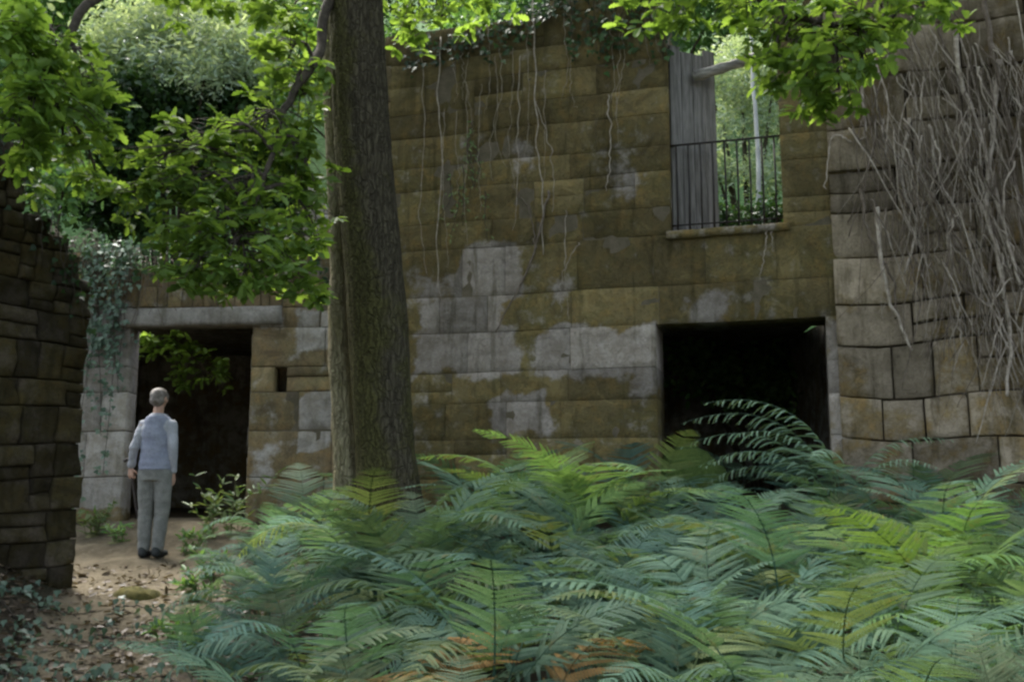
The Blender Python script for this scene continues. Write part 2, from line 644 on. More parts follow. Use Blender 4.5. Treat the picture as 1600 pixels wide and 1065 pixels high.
def masonry(name, pl, s0, s1, forced, hr, wr, openings, top, T, gap, jit, maskf, mat, parent, seed, grid=.075, lump=.012, bevel=.02, split=.12, wave=.02, tonek=1.0, mortar='mortar', fill=None, fine_top=False):
    rnd = random.Random(seed)
    mb = MB()
    zs = rows_from(forced, hr[0], hr[1], rnd)
    nrow = len(zs) - 1
    for r in range(nrow):
        za, zb = zs[r], zs[r + 1]
        zc = (za + zb) / 2
        ints = [(s0, s1)]
        for (a, b, oz0, oz1) in openings:
            if zb > oz0 + .01 and za < oz1 - .01:
                nw = []
                for (p, q) in ints:
                    if b <= p or a >= q:
                        nw.append((p, q))
                    else:
                        if a > p + .02:
                            nw.append((p, a))
                        if b < q - .02:
                            nw.append((b, q))
                ints = nw
        for (p, q) in ints:
            s = p
            while s < q - 1e-4:
                w = rnd.uniform(*wr)
                hi = fine_top and zb > top(s) - .45
                if hi:
                    w = rnd.uniform(.1, .24)
                if q - (s + w) < wr[0] * (.25 if hi else .6):
                    w = q - s
                e = s + w
                sc = (s + e) / 2
                cells = [(za, zb)]
                if rnd.random() < (.85 if hi else split):
                    m_ = za + (zb - za) * rnd.uniform(.35, .65)
                    cells = [(za, m_), (m_, zb)]
                zt = top(sc) + rnd.uniform(-.06, .06)
                cells = [c for c in cells if (c[0] + c[1]) / 2 <= zt]
                if not cells:
                    s = e
                    continue
                for (za_, zb_) in cells:
                    zc = (za_ + zb_) / 2
                    d0 = rnd.uniform(-jit, jit)
                    tilt, tz = rnd.uniform(-jit, jit) * .8, rnd.uniform(-jit, jit) * .8
                    tone = rnd.random()
                    ga, gb = gap * rnd.uniform(.3, 1.2) * (3 if rnd.random() < .12 else 1), gap * rnd.uniform(.4, 1.3)
                    gz0, gz1 = gap * rnd.uniform(.4, 1.2), gap * rnd.uniform(.4, 1.2)
                    a_, b_ = s + (ga if s > p + .001 else 0), e - (gb if e < q - .001 else 0)
                    c_, d_ = za_ + gz0, zb_ - gz1
                    nu = max(2, int((b_ - a_) / grid)) + 1
                    nv = max(2, int((d_ - c_) / grid)) + 1
                    be = min(bevel, (b_ - a_) * .2, (d_ - c_) * .2)
                    us = [a_] + list(np.linspace(a_ + be, b_ - be, nu)) + [b_]
                    vs = [c_] + list(np.linspace(c_ + be, d_ - be, nv)) + [d_]
                    NU, NV = len(us), len(vs)
                    V, C, F = [], [], []
                    for v_ in vs:
                        for u_ in us:
                            ed = min(u_ - a_, b_ - u_, v_ - c_, d_ - v_)
                            x, y = (u_ - sc), (v_ - zc)
                            q3 = pl.p(u_, 0, v_)
                            nn = n3(q3.x, q3.y, q3.z + seed, 3.2) * .6 + n3(q3.x, q3.y, q3.z + seed, 9) * .4
                            dep = d0 + tilt * x / max(.1, w) * 2 + tz * y / max(.1, zb_ - za_) * 2 - lump * nn * 2
                            wob = n3(q3.x + 7, q3.y, q3.z + seed, 5) * gap * .9
                            if ed < 1e-6:
                                dep += bevel * .9
                            uu = u_ + (wob if ed < be * 1.01 and 0 < (u_ - a_) < (b_ - a_) or ed < 1e-6 else 0) * .6
                            V.append(pl.p(uu, dep, v_ + wob * .5 + wave * n3(u_ * .9, v_ * .6, seed)))
                            mk = maskf(u_, v_)
                            C.append((.5 + (tone - .5) * tonek, mk[0], mk[1], mk[2] if len(mk) > 2 else 0))
                    for j in range(NV - 1):
                        for i in range(NU - 1):
                            F.append((j * NU + i, j * NU + i + 1, (j + 1) * NU + i + 1, (j + 1) * NU + i))
                    # back ring and sides
                    ring = [i for i in range(NU)] + [j * NU + NU - 1 for j in range(1, NV)] + [(NV - 1) * NU + i for i in range(NU - 2, -1, -1)] + [j * NU for j in range(NV - 2, 0, -1)]
                    k0 = len(V)
                    for idx in ring:
                        j, i = divmod(idx, NU)
                        V.append(pl.p(us[i], T, vs[j]))
                        C.append(C[idx])
                    L = len(ring)
                    for i in range(L):
                        F.append((ring[(i + 1) % L], ring[i], k0 + i, k0 + (i + 1) % L))
                    F.append(tuple(k0 + i for i in reversed(range(L))))
                    mb.add(V, F, C, 0)
                    # mortar sheet behind the joint and one near the back
                    sa = s + (.006 if s < p + .001 else 0)
                    se = e - (.006 if e > q - .001 else 0)
                    for dd in ((bevel * .9 + jit + .03) if fill is None else fill, T - .05):
                        mb.add([pl.p(sa, dd, za_), pl.p(se, dd, za_), pl.p(se, dd, zb_), pl.p(sa, dd, zb_)], [(0, 1, 2, 3)], (.3, 0, .5, 0), 1)
                s = e
    return mb.build(name, [mat, M[mortar]], parent, True)


def rectmask(rects, soft=.12, am=.8):
    def f(s, z):
        best = 0.0
        s, z = s + am * (.20 * n3(s, z, 1, 2.2) + .08 * n3(s, z, 5, 7)), z + am * (.16 * n3(s, z, 9, 2.2) + .08 * n3(s, z, 13, 7))
        for (a, b, c, d, w) in rects:
            dx = max(a - s, s - b)
            dz = max(c - z, z - d)
            dd = max(dx, dz)
            best = max(best, w * (1 - smooth(-soft * .6, soft, dd)))
        return best
    return f


# planes -------------------------------------------------------------------
P_DOOR = Plane(at(300, 640, 11.5).xy, R(-3))
kx, _ = P_DOOR.px(596, 640)
KINK = P_DOOR.p(kx, 0, 0)
P_MAIN = Plane(KINK.xy, R(-16))
house = empty('ruined_house', (KINK.x, KINK.y, .3))
tag(house, 'roofless mossy stone house ruin with a doorway and two square openings', 'ruin')
HB = Vector((KINK.x, KINK.y, .3))


def keep(o):
    """children are built in world coordinates; cancel the empty's offset"""
    o.matrix_parent_inverse = o.parent.matrix_basis.inverted() if o.parent.parent is None else (o.parent.parent.matrix_basis @ o.parent.matrix_basis).inverted()
    return o


house.matrix_basis  # noqa


def wz(pl, rs):
    outl = []
    for (u0, v0, u1, v1, w) in rs:
        a, zt = pl.px(u0, (v0 + v1) / 2)[0], pl.px((u0 + u1) / 2, v0)[1]
        b, zb = pl.px(u1, (v0 + v1) / 2)[0], pl.px((u0 + u1) / 2, v1)[1]
        outl.append((a, b, zb, zt, w))
    return outl


# main facade
lw0, lw1 = P_MAIN.px(1026, 600)[0], P_MAIN.px(1293, 560)[0]
LWT = P_MAIN.px(1160, 500)[1]
LWB = .42
uw0, uw1 = P_MAIN.px(1046, 250)[0], P_MAIN.px(1220, 250)[0]
UWB = P_MAIN.px(1140, 360)[1]
ms1 = P_MAIN.px(1306, 560)[0]
pale_main = rectmask(wz(P_MAIN, [(722, 396, 802, 466, 1.4), (665, 475, 775, 545, .95), (655, 520, 800, 580, .9), (850, 515, 960, 580, .9),
                                 (940, 520, 1022, 582, .95), (782, 622, 850, 664, 1.3), (1085, 470, 1130, 500, .7), (860, 445, 885, 462, .5),
                                 (960, 275, 1000, 310, .35), (800, 225, 830, 262, .4), (990, 585, 1024, 612, .7), (655, 425, 720, 475, .5),
                                 (1296, 500, 1320, 700, .7), (1050, 60, 1095, 350, .25)]))
tops_u = [560, 600, 650, 652, 720, 780, 850, 900, 1000, 1300]
tops_v = [120, 105, 95, 68, 62, 42, 10, -30, -60, -60]
ts = [P_MAIN.px(u, v)[0] for u, v in zip(tops_u, tops_v)]
tz_ = [P_MAIN.px(u, v)[1] for u, v in zip(tops_u, tops_v)]


def damp_main(s, z):
    top_ = interp(s, ts, tz_)
    return .02 + .55 * smooth(2.4, .2, top_ - z) + .25 * smooth(1.1, .2, z)


def moss_main(s, z):
    q = P_MAIN.p(s, 0, z)
    return .78 + .25 * n3(q.x, q.y, q.z, .9)


masonry('facade_wall', P_MAIN, -.05, ms1 + .3, [0.0, LWB, LWT, LWT + .42, UWB, 7.2], (.30, .44), (.5, 1.2),
        [(lw0, lw1, LWB, LWT), (uw0, uw1, UWB, 9)], lambda s: interp(s, ts, tz_), .62, .002, .004,
        lambda s, z: (pale_main(s, z), moss_main(s, z), damp_main(s, z)), M['facade'], house, 3, lump=.009, bevel=.004, split=.16, wave=.022, tonek=.75, mortar='pale_mortar', fill=.008)

# doorway wall
dl, dr = P_DOOR.px(197, 640)[0], P_DOOR.px(390, 640)[0]
DT = P_DOOR.px(290, 512)[1]
DB = .30
nl, nr = P_DOOR.px(428, 590)[0], P_DOOR.px(448, 590)[0]
nb, ntp = P_DOOR.px(438, 612)[1], P_DOOR.px(438, 573)[1]
pale_door = rectmask(wz(P_DOOR, [(90, 480, 197, 790, .95), (470, 485, 520, 545, .6), (476, 616, 514, 694, 1.7), (395, 700, 425, 750, .45),
                                 (480, 295, 515, 360, .6), (200, 490, 440, 512, .6)]), .07, .25)
du = [40, 90, 150, 200, 300, 400, 440, 470, 480, 516, 520, 600]
dv = [370, 395, 405, 432, 425, 425, 415, 400, 300, 290, 190, 120]
dts = [P_DOOR.px(u, v)[0] for u, v in zip(du, dv)]
dtz = [P_DOOR.px(u, v)[1] for u, v in zip(du, dv)]
DL2 = P_DOOR.px(-40, 640)[0]
masonry('doorway_wall', P_DOOR, DL2, kx + .04, [0.0, DB, nb, ntp, DT, DT + .24, 6.2], (.34, .48), (.5, 1.0),
        [(dl, dr, DB - .31, DT + .235), (nl, nr, nb, ntp)], lambda s: interp(s, dts, dtz), .26, .006, .012,
        lambda s, z: (pale_door(s, z), .75 + .3 * n3(s, z, 0, 1.1), .35 * smooth(DT, DT + .5, z)), M['door_wall'], house, 5, lump=.018, bevel=.008, split=.1, tonek=.6, wave=.04, mortar='pale_mortar', fill=.02, fine_top=True)
# lintel slab over the doorway
mb = MB()
la, lb = dl - .12, dr + .34
for i in range(26):
    pass
ss = np.linspace(la, lb, 30)
prof = [(-.07, DT + .01), (-.085, DT + .05), (-.08, DT + .19), (-.05, DT + .225), (.12, DT + .23), (.25, DT + .23), (.25, DT + .01)]
V, F, C = [], [], []
for s in ss:
    for (d, z) in prof:
        w = n3(s * 2, d * 9, z * 5, 1.7) * .022
        V.append(P_DOOR.p(s, d + w, z + w * .6 + .012 * (s - la)))
        C.append((.6, .6 if d < .1 else .2, .5, .2))
k = len(prof)
for i in range(len(ss) - 1):
    for j in range(k):
        F.append((i * k + j, (i + 1) * k + j, (i + 1) * k + (j + 1) % k, i * k + (j + 1) % k))
F.append(tuple(range(k)))
F.append(tuple(reversed([(len(ss) - 1) * k + j for j in range(k)])))
mb.add(V, F, C)
mb.build('lintel', M['lintel'], house)
# dark niche back
mb = MB()
mb.box(P_DOOR.p((nl + nr) / 2, .33, (nb + ntp) / 2), ((nr - nl) / 2 + .05, .05, (ntp - nb) / 2 + .05))
mb.build('niche_back', M['mortar'], house)

# window sill slab under the upper opening
mb = MB()
ss = np.linspace(uw0 - .05, uw1 + .06, 16)
prof = [(-.045, UWB - .05), (-.05, UWB + .015), (-.03, UWB + .035), (.58, UWB + .04), (.58, UWB - .05)]
V, F, C = [], [], []
k = len(prof)
for s in ss:
    for (d, z) in prof:
        w = n3(s * 2, d * 5, z, 2.1) * .012
        V.append(P_MAIN.p(s, d + w, z + w))
        C.append((.6, .1, .7, .1))
for i in range(len(ss) - 1):
    for j in range(k):
        F.append((i * k + j, (i + 1) * k + j, (i + 1) * k + (j + 1) % k, i * k + (j + 1) % k))
F.append(tuple(range(k)))
F.append(tuple(reversed([(len(ss) - 1) * k + j for j in range(k)])))
mb.add(V, F, C)
mb.build('window_sill', M['facade'], house)

# inner walls, back wall, overhead slabs added to keep the rooms dark
mb = MB()


def slab(pts, z0, z1):
    n = len(pts)
    V = [Vector((x, y, z0)) for x, y in pts] + [Vector((x, y, z1)) for x, y in pts]
    F = [tuple(reversed(range(n))), tuple(range(n, 2 * n))] + [(i, (i + 1) % n, n + (i + 1) % n, n + i) for i in range(n)]
    mb.add(V, F, (.5, .1, .6, 0))


mE = P_MAIN.p(ms1 + .3, .63, 0)
mS = P_MAIN.p(0.25, .63, 0)
dS = P_DOOR.p(DL2 + .2, .63, 0)
slab([(mS.x - 1.0, mS.y + .05), (mS.x, mS.y), (mE.x, mE.y), (mE.x + .6, 16.0), (mS.x - 1.0, 16.0)], LWT + .42, LWT + .62)
slab([(dS.x, dS.y + .35), (mS.x - 1.01, mS.y + .45), (mS.x - 1.01, 16.3), (dS.x, 16.3)], DT + .25, DT + .48)
slab([(dS.x - .3, 15.9), (mE.x + .9, 15.9), (mE.x + .9, 16.25), (dS.x - .3, 16.25)], .2, LWT + .415)
slab([(dS.x - .3, dS.y + .02), (dS.x + .1, dS.y + .02), (dS.x + .1, 15.89), (dS.x - .3, 15.89)], .2, DT + .24)
slab([(mE.x + .35, mE.y + .06), (mE.x + .75, mE.y + .06), (mE.x + .75, 15.89), (mE.x + .35, 15.89)], .2, LWT + .415)
mb.build('inner_wall_and_added_slab', M['inside'], house, False)
# rubble pier just inside the doorway on its right
P_PIER = Plane(P_DOOR.p(dr - .42, 1.25, 0).xy, R(-3))
masonry('inner_pier', P_PIER, 0, 1.2, [.3, 2.72], (.2, .3), (.2, .4), [], lambda s: 4, .5, .01, .03,
        lambda s, z: (.2, .4), M['inside'], house, 12, lump=.02)

# shutter of grey boards standing open in the upper window
sh = P_MAIN.p(uw0 + .015, .10, 0)
shd = P_MAIN.D * .47 - P_MAIN.N * .40
shl = shd.length
shd.normalize()
shn = Vector((shd.y, -shd.x, 0))
UWT = P_MAIN.px(1080, 55)[1]
mb = MB()
nb_ = 4
for i in range(nb_):
    a, b = i * shl / nb_ + .004, (i + 1) * shl / nb_ - .004
    zt = UWT + .1 * random.uniform(-1, 1)
    zb_ = UWB + .05 + random.uniform(0, .02)
    V, F = [], []
    n_ = 14
    off = random.uniform(-.004, .004)
    for j in range(n_):
        z = zb_ + (zt - zb_) * j / (n_ - 1)
        w = .004 * n3(i * 3, z, 0, 2)
        for (t, d) in ((a, 0), (b, 0), (b, .03), (a, .03)):
            q = sh + shd * (t + w) - shn * (d + off)
            V.append((q.x, q.y, z))
    for j in range(n_ - 1):
        for k2 in range(4):
            F.append((j * 4 + k2, j * 4 + (k2 + 1) % 4, (j + 1) * 4 + (k2 + 1) % 4, (j + 1) * 4 + k2))
    F += [(3, 2, 1, 0), tuple((n_ - 1) * 4 + q for q in range(4))]
    mb.add(V, F)
shutter = mb.build('shutter', M['wood'], house, False)
shutter['label'] = 'weathered grey plank shutter standing open'
mb = MB()
for zz in (UWB + .35, UWB + 1.35):
    q = sh + shd * shl * .5 - shn * .045
    rot = Vector((1, 0, 0)).rotation_difference(shd).to_matrix()
    mb.box((q.x, q.y, zz), (shl * .46, .012, .05), rot=rot)
mb.build('ledge', M['wood'], shutter, False)

# iron railing in the upper window
rail = MB()
zr = P_MAIN.px(1130, 216)[1]
rail.tube([P_MAIN.p(uw0 - .01, .09, zr), P_MAIN.p(uw1 + .01, .09, zr)], .013, 8)
zr2 = UWB + .12
railo = rail.build('window_railing', M['iron'], house)
rail = MB()
rail.tube([P_MAIN.p(uw0 - .01, .09, zr2), P_MAIN.p(uw1 + .01, .09, zr2)], .009, 8)
rail.build('lower_rail', M['iron'], railo)
for i in range(9):
    s = uw0 + (uw1 - uw0) * (i + .5) / 9
    b = MB()
    b.tube([P_MAIN.p(s, .09, UWB + .04), P_MAIN.p(s + .004, .09, (UWB + zr) / 2), P_MAIN.p(s, .09, zr + .002)], .011, 6)
    b.build('bar', M['iron'], railo)

# fallen beam across the head of the upper window
mb = MB()
a, b = P_MAIN.px(1080, 108), P_MAIN.px(1215, 66)
pts = [P_MAIN.p(a[0] + (b[0] - a[0]) * t, .22, a[1] + (b[1] - a[1]) * t) for t in np.linspace(0, 1, 10)]
mb.tube(pts, [(.055, .062, .05, .058, .044, .052, .06, .046, .05, .03)[i] for i in range(10)], 12, wob=.5)
mb.build('fallen_beam', M['log'], house)

# every part was modelled in world coordinates
bpy.context.view_layer.update()
for o in house.children:
    o.matrix_parent_inverse = house.matrix_world.inverted()

# grey block wall on the right
P_R = Plane(P_MAIN.p(ms1 + .02, -.03, 0).xy, R(-19))
r1 = P_R.px(1720, 560)[0]
pale_r = rectmask(wz(P_R, [(1330, 490, 1440, 555, .7), (1360, 560, 1435, 625, .6), (1300, 230, 1400, 440, .35), (1400, 60, 1480, 250, .4), (1480, 20, 1540, 190, .5)]))
bw = masonry('block_wall', P_R, 0, r1, [-.1, .3, 2.6, 7.4], (.34, .50), (.36, .90), [], lambda s: 9, .6, .011, .022,
             lambda s, z: (pale_r(s, z), .45 + .35 * n3(s, z, 3, .9), .15 + .5 * smooth(2.6, 4.5, z)), M['block'], None, 21, lump=.03, bevel=.012, split=.25, wave=.09)
tag(bw, 'grey brown stone block wall with wide open joints under the dry creeper', 'wall')

# dark broken wall at the left
c0 = at(128, 700, 8.5)
P_L = Plane(c0.xy, R(60 + 180), 1)   # s runs from the far corner towards the camera
P_L.N = Vector((math.cos(R(-30)), math.sin(R(-30)), 0))
lu = [130, 115, 100, 80, 60, 50, 25, 0, -60]
lv = [445, 430, 395, 350, 335, 300, 245, 205, 140]
lts = [P_L.px(u, v)[0] for u, v in zip(lu, lv)]
ltz = [P_L.px(u, v)[1] + .10 for u, v in zip(lu, lv)]
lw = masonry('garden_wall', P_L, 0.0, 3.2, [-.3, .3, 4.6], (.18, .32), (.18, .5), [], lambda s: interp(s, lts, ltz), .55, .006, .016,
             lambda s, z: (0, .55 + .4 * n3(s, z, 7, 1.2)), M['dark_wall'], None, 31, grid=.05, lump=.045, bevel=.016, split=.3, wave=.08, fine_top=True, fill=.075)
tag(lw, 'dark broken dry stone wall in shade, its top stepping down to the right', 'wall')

# ------------------------------------------------------------------ oak tree
oak = empty('oak_tree', at(612, 800, 8.6))
tag(oak, 'large oak with slightly leaning trunk before the wall and leafy boughs spreading above', 'tree')
OY = 8.6
cl = [(618, 960), (612, 800), (603, 700), (596, 600), (590, 500), (581, 400), (573, 300), (566, 200), (560, 100), (556, 0), (550, -150), (543, -350), (540, -600), (545, -800)]
rw = [72, 54, 47, 47, 48, 47, 47, 46, 46, 46, 44, 40, 32, 24]
tp = [at(u, v, OY) for u, v in cl]
dense_v = np.concatenate([np.linspace(960, -120, 300), np.linspace(-130, -800, 40)])
pts, rad = [], []
for v in dense_v:
    u = interp(-v, [-c[1] for c in cl], [c[0] for c in cl])
    r = interp(-v, [-c[1] for c in cl], rw)
    pts.append(at(u, v, OY))
    rad.append(r / FPX * OY)
mb = MB()
SD = 110
V, F, C = [], [], []
for i, (p, r) in enumerate(zip(pts, rad)):
    for k2 in range(SD):
        th = 2 * math.pi * k2 / SD
        cw_, sw_ = math.cos(th), math.sin(th)
        wv = n3(cw_ * 2, sw_ * 2, p.z * .9, 1) * .8
        f1 = n3(cw_ * 7 + wv, sw_ * 7 + wv, p.z * 1.5, 1)
        f2 = n3(cw_ * 16 + wv, sw_ * 16, p.z * 4.5 + 7, 1)
        ridge = .03 * (1 - abs(f1) * 2.2) + .016 * f2 + n3(cw_ * 1.1, sw_ * 1.1, p.z * .6) * .06
        flare = smooth(1.0, -.1, p.z)
        ridge += .28 * flare * max(0, math.sin(th * 2.5 + .6)) * flare
        rr = r * (1 - .04 + ridge)
        V.append(p + Vector((math.cos(th) * rr, math.sin(th) * rr, 0)))
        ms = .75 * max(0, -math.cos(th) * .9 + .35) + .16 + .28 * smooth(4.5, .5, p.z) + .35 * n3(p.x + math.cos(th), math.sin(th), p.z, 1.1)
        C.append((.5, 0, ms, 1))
for i in range(len(pts) - 1):
    for k2 in range(SD):
        F.append((i * SD + k2, i * SD + (k2 + 1) % SD, (i + 1) * SD + (k2 + 1) % SD, (i + 1) * SD + k2))
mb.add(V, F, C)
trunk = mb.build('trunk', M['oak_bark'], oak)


def curve(pts, n=24, jitter=0.0, seed=0):
    pts = [Vector(p) for p in pts]
    out = []
    m = len(pts)
    for i in range(n):
        t = i / (n - 1) * (m - 1)
        k = min(int(t), m - 2)
        f = t - k
        p0, p1, p2, p3 = pts[max(k - 1, 0)], pts[k], pts[k + 1], pts[min(k + 2, m - 1)]
        q = .5 * ((2 * p1) + (p2 - p0) * f + (2 * p0 - 5 * p1 + 4 * p2 - p3) * f * f + (3 * p1 - p0 - 3 * p2 + p3) * f ** 3)
        if jitter:
            q = q + Vector((n3(i * .35, seed, 1), n3(i * .35, seed, 5), n3(i * .35, seed, 9))) * jitter
        out.append(q)
    return out


def sprays(clumps, size=(.085, .14), per=(7, 12), seed=1, droop=.35):
    """clumps: (center, (rx,ry,rz), number of leaf rosettes); returns leaf arrays and rosette centres"""
    rg = np.random.default_rng(seed)
    P, X, N, S, cent = [], [], [], [], []
    for (c, r, n) in clumps:
        c = np.array(c)
        for _ in range(n):
            d = rg.normal(size=3)
            d /= np.linalg.norm(d)
            q = c + d * np.array(r) * rg.random() ** .45
            cent.append(q)
            ax = np.array([rg.normal() * .5, rg.normal() * .5, -droop + rg.normal() * .35])
            k = rg.integers(per[0], per[1])
            base = rg.random() * 6.28
            tilt = rg.normal(size=3) * .35 + np.array([0, 0, 1.0])
            tilt /= np.linalg.norm(tilt)
            e1 = np.cross(tilt, [1, .3, .1])
            e1 /= np.linalg.norm(e1)
            e2 = np.cross(tilt, e1)
            for j in range(k):
                a = base + j * 2.399
                x = e1 * math.cos(a) + e2 * math.sin(a) + ax * .45 + rg.normal(size=3) * .2
                P.append(q + ax * (.05 * rg.random()) + rg.normal(size=3) * .02)
                X.append(x)
                N.append(tilt + rg.normal(size=3) * .35)
                S.append(rg.uniform(*size))
    return P, X, N, S, cent


def px_clump(u, v, Y, ru, rv, rd, n):
    s = Y / FPX
    return (at(u, v, Y), (ru * s * 1.2, rd, rv * s * 1.2), int(n * 1.25))


bough_defs = []
# left hanging bough, right bough over the window, far left bough, topmost
left = [px_clump(u, v, Y, ru, rv, .45, n) for (u, v, Y, ru, rv, n) in [
    (330, 215, 7.6, 75, 45, 26), (410, 200, 7.8, 80, 50, 30), (470, 150, 8.1, 50, 60, 20), (480, 260, 7.9, 45, 70, 26), (290, 285, 7.4, 60, 45, 22),
    (380, 300, 7.5, 80, 50, 32), (335, 370, 7.3, 85, 45, 34), (420, 380, 7.5, 75, 50, 30), (300, 425, 7.2, 50, 30, 14), (385, 435, 7.3, 85, 34, 26),
    (460, 440, 7.6, 45, 35, 14), (490, 350, 7.9, 30, 50, 12), (230, 250, 7.5, 50, 40, 15), (200, 300, 7.4, 30, 40, 8), (450, 90, 8.2, 60, 40, 16)]]
farl = [px_clump(u, v, Y, ru, rv, .4, n) for (u, v, Y, ru, rv, n) in [
    (40, 110, 6.6, 60, 60, 24), (90, 170, 6.8, 70, 55, 26), (30, 200, 6.6, 50, 40, 16), (130, 130, 7.0, 45, 40, 14), (110, 240, 7.2, 50, 35, 12),
    (160, 160, 7.2, 25, 25, 5), (70, 60, 6.5, 70, 35, 14), (20, 40, 6.4, 50, 50, 12), (150, 270, 7.3, 30, 25, 6), (20, 270, 7.0, 30, 20, 4)]]
topm = [px_clump(u, v, Y, ru, rv, .5, n) for (u, v, Y, ru, rv, n) in [
    (450, 20, 8.0, 60, 30, 14), (350, -10, 7.6, 80, 25, 10), (250, -15, 7.4, 90, 22, 8), (640, 50, 9.4, 30, 45, 10), (680, 15, 9.4, 60, 35, 16), (760, 0, 9.2, 60, 25, 9),
    (640, -20, 9.0, 70, 30, 10)]]
right = [px_clump(u, v, Y, ru, rv, .45, n) for (u, v, Y, ru, rv, n) in [
    (1060, 15, 7.4, 60, 40, 18), (1150, 10, 7.3, 80, 32, 22), (1230, 60, 7.1, 60, 45, 24), (1280, 100, 7.0, 70, 45, 30), (1340, 60, 7.0, 50, 50, 22), (1310, 140, 7.0, 35, 30, 12),
    (1260, 130, 7.0, 30, 35, 10), (1400, 20, 7.1, 70, 36, 20), (1480, 10, 7.2, 50, 28, 14), (1000, 5, 7.6, 50, 30, 10), (1350, 115, 7.0, 30, 25, 8), (1200, 105, 7.1, 25, 22, 5), (1290, 20, 7.0, 90, 40, 22)]]
right = [(c, r, max(3, int(n * .68))) for c, r, n in right]
left = [(c, r, max(3, int(n * .85))) for c, r, n in left]


def bough(name_stem, path, r0, r1, clumps, seed, leaf='oak_leaf', size=(.09, .15), twig_every=1):
    P, X, N, S, cent = sprays(clumps, size=size, seed=seed)
    mb = MB()
    c = curve(path, 30, .05, seed)
    mb.tube(c, [r0 + (r1 - r0) * i / 29 for i in range(30)], 10, wob=.15)
    # side limbs to each clump, then twigs to the rosettes
    rnd = random.Random(seed)
    k = 0
    for (cc, rr, n) in clumps:
        cc = Vector(cc)
        j = min(range(len(c)), key=lambda i: (c[i] - cc).length + (0.0 if c[i].z > cc.z - .3 else .4))
        mid = (c[j] + cc) / 2 + Vector((0, 0, .18))
        limb = curve([c[j], mid, cc], 10, .04, seed + k)
        mb.tube(limb, [.020 - .013 * i / 9 for i in range(10)], 6)
        for q in cent[k:k + n:twig_every]:
            qv = Vector(q)
            i0 = rnd.randint(3, 9)
            mb.tube(curve([limb[i0], (limb[i0] + qv) / 2 + Vector((0, 0, .05)), qv], 5), [.006, .005, .004, .0035, .003], 4, cap=False)
        k += n
    br = mb.build('bough', M['twig'], oak)
    me = leaves_mesh('leaves', P, X, N, S, 'oak')
    link('leaves', me, M[leaf], br)
    return br


bough('left', [at(545, -60, 8.55), at(508, 20, 8.4), at(497, 85, 8.2), at(462, 140, 8.0), at(440, 190, 7.9), at(428, 235, 7.7), at(400, 310, 7.5), at(370, 380, 7.4)], .055, .012, left, 2)
bough('far', [at(545, -260, 8.6), at(420, -150, 8.0), at(280, -80, 7.4), at(150, 0, 7.0), at(90, 90, 6.8), at(60, 170, 6.7)], .075, .015, farl, 3)
bough('top', [at(545, -330, 8.6), at(600, -150, 8.9), at(650, -80, 9.2), at(740, -50, 9.3)], .05, .012, topm, 4)
bough('right', [at(552, -420, 8.6), at(750, -300, 8.2), at(950, -120, 7.7), at(1120, -40, 7.3), at(1260, 30, 7.05), at(1380, 40, 7.0)], .085, .014, right, 5)

# high crown above the frame (unseen; clumps added and placed to shade the yard)
cr = []
rr_ = random.Random(5)
for i in range(132):
    if i >= 120:
        x, y, z = rr_.uniform(-7.5, -4.6), rr_.uniform(7.0, 11.5), rr_.uniform(6.5, 9.0)
    elif i < 45:
        x, y, z = rr_.uniform(-9.0, -4.2), rr_.uniform(2.0, 9.0), rr_.uniform(5.6, 8.5)
    else:
        x, y, z = rr_.uniform(-6, 6.0), rr_.uniform(1.5, 12.0), rr_.uniform(6.8, 11.0)
        if -4.5 < x < -.5 and y > 6:
            continue
    z += .12 * max(0, y - 8)
    # stay clear of the upper edge of what the photograph shows
    z = max(z, CAM.z + y * math.tan(PITCH + math.atan(CY / FPX)) + 1.3)
    cr.append((Vector((x, y, z)), (1.0, 1.0, .55), 16))
P, X, N, S, cent = sprays(cr, size=(.17, .26), per=(6, 10), seed=9)
me = leaves_mesh('crown', P, X, N, S, 'oval')
crown = link('crown', me, M['oak_leaf'], oak)
bpy.context.view_layer.update()
for o in oak.children:
    o.matrix_parent_inverse = oak.matrix_world.inverted()

# pale slender stem against the oak
mb = MB()
sp = [at(538, 900, 8.8), at(543, 760, 8.8), at(537, 680, 8.8), at(530, 560, 8.8), at(528, 430, 8.8), at(524, 300, 8.8), at(517, 150, 8.8), at(515, 0, 8.8), at(510, -150, 8.8)]
c = curve(sp, 60, .012, 4)
rads = [interp(i / 59, [0, .2, .35, .6, 1], [.14, .105, .095, .075, .06]) for i in range(60)]
mb.tube(c, rads, 16, col=(.5, 0, .35, 1), wob=.18)
o = mb.build('tree_stem', M['pale_bark'])
tag(o, 'slender pale mossy stem pressed against the left side of the oak trunk', 'tree stem')

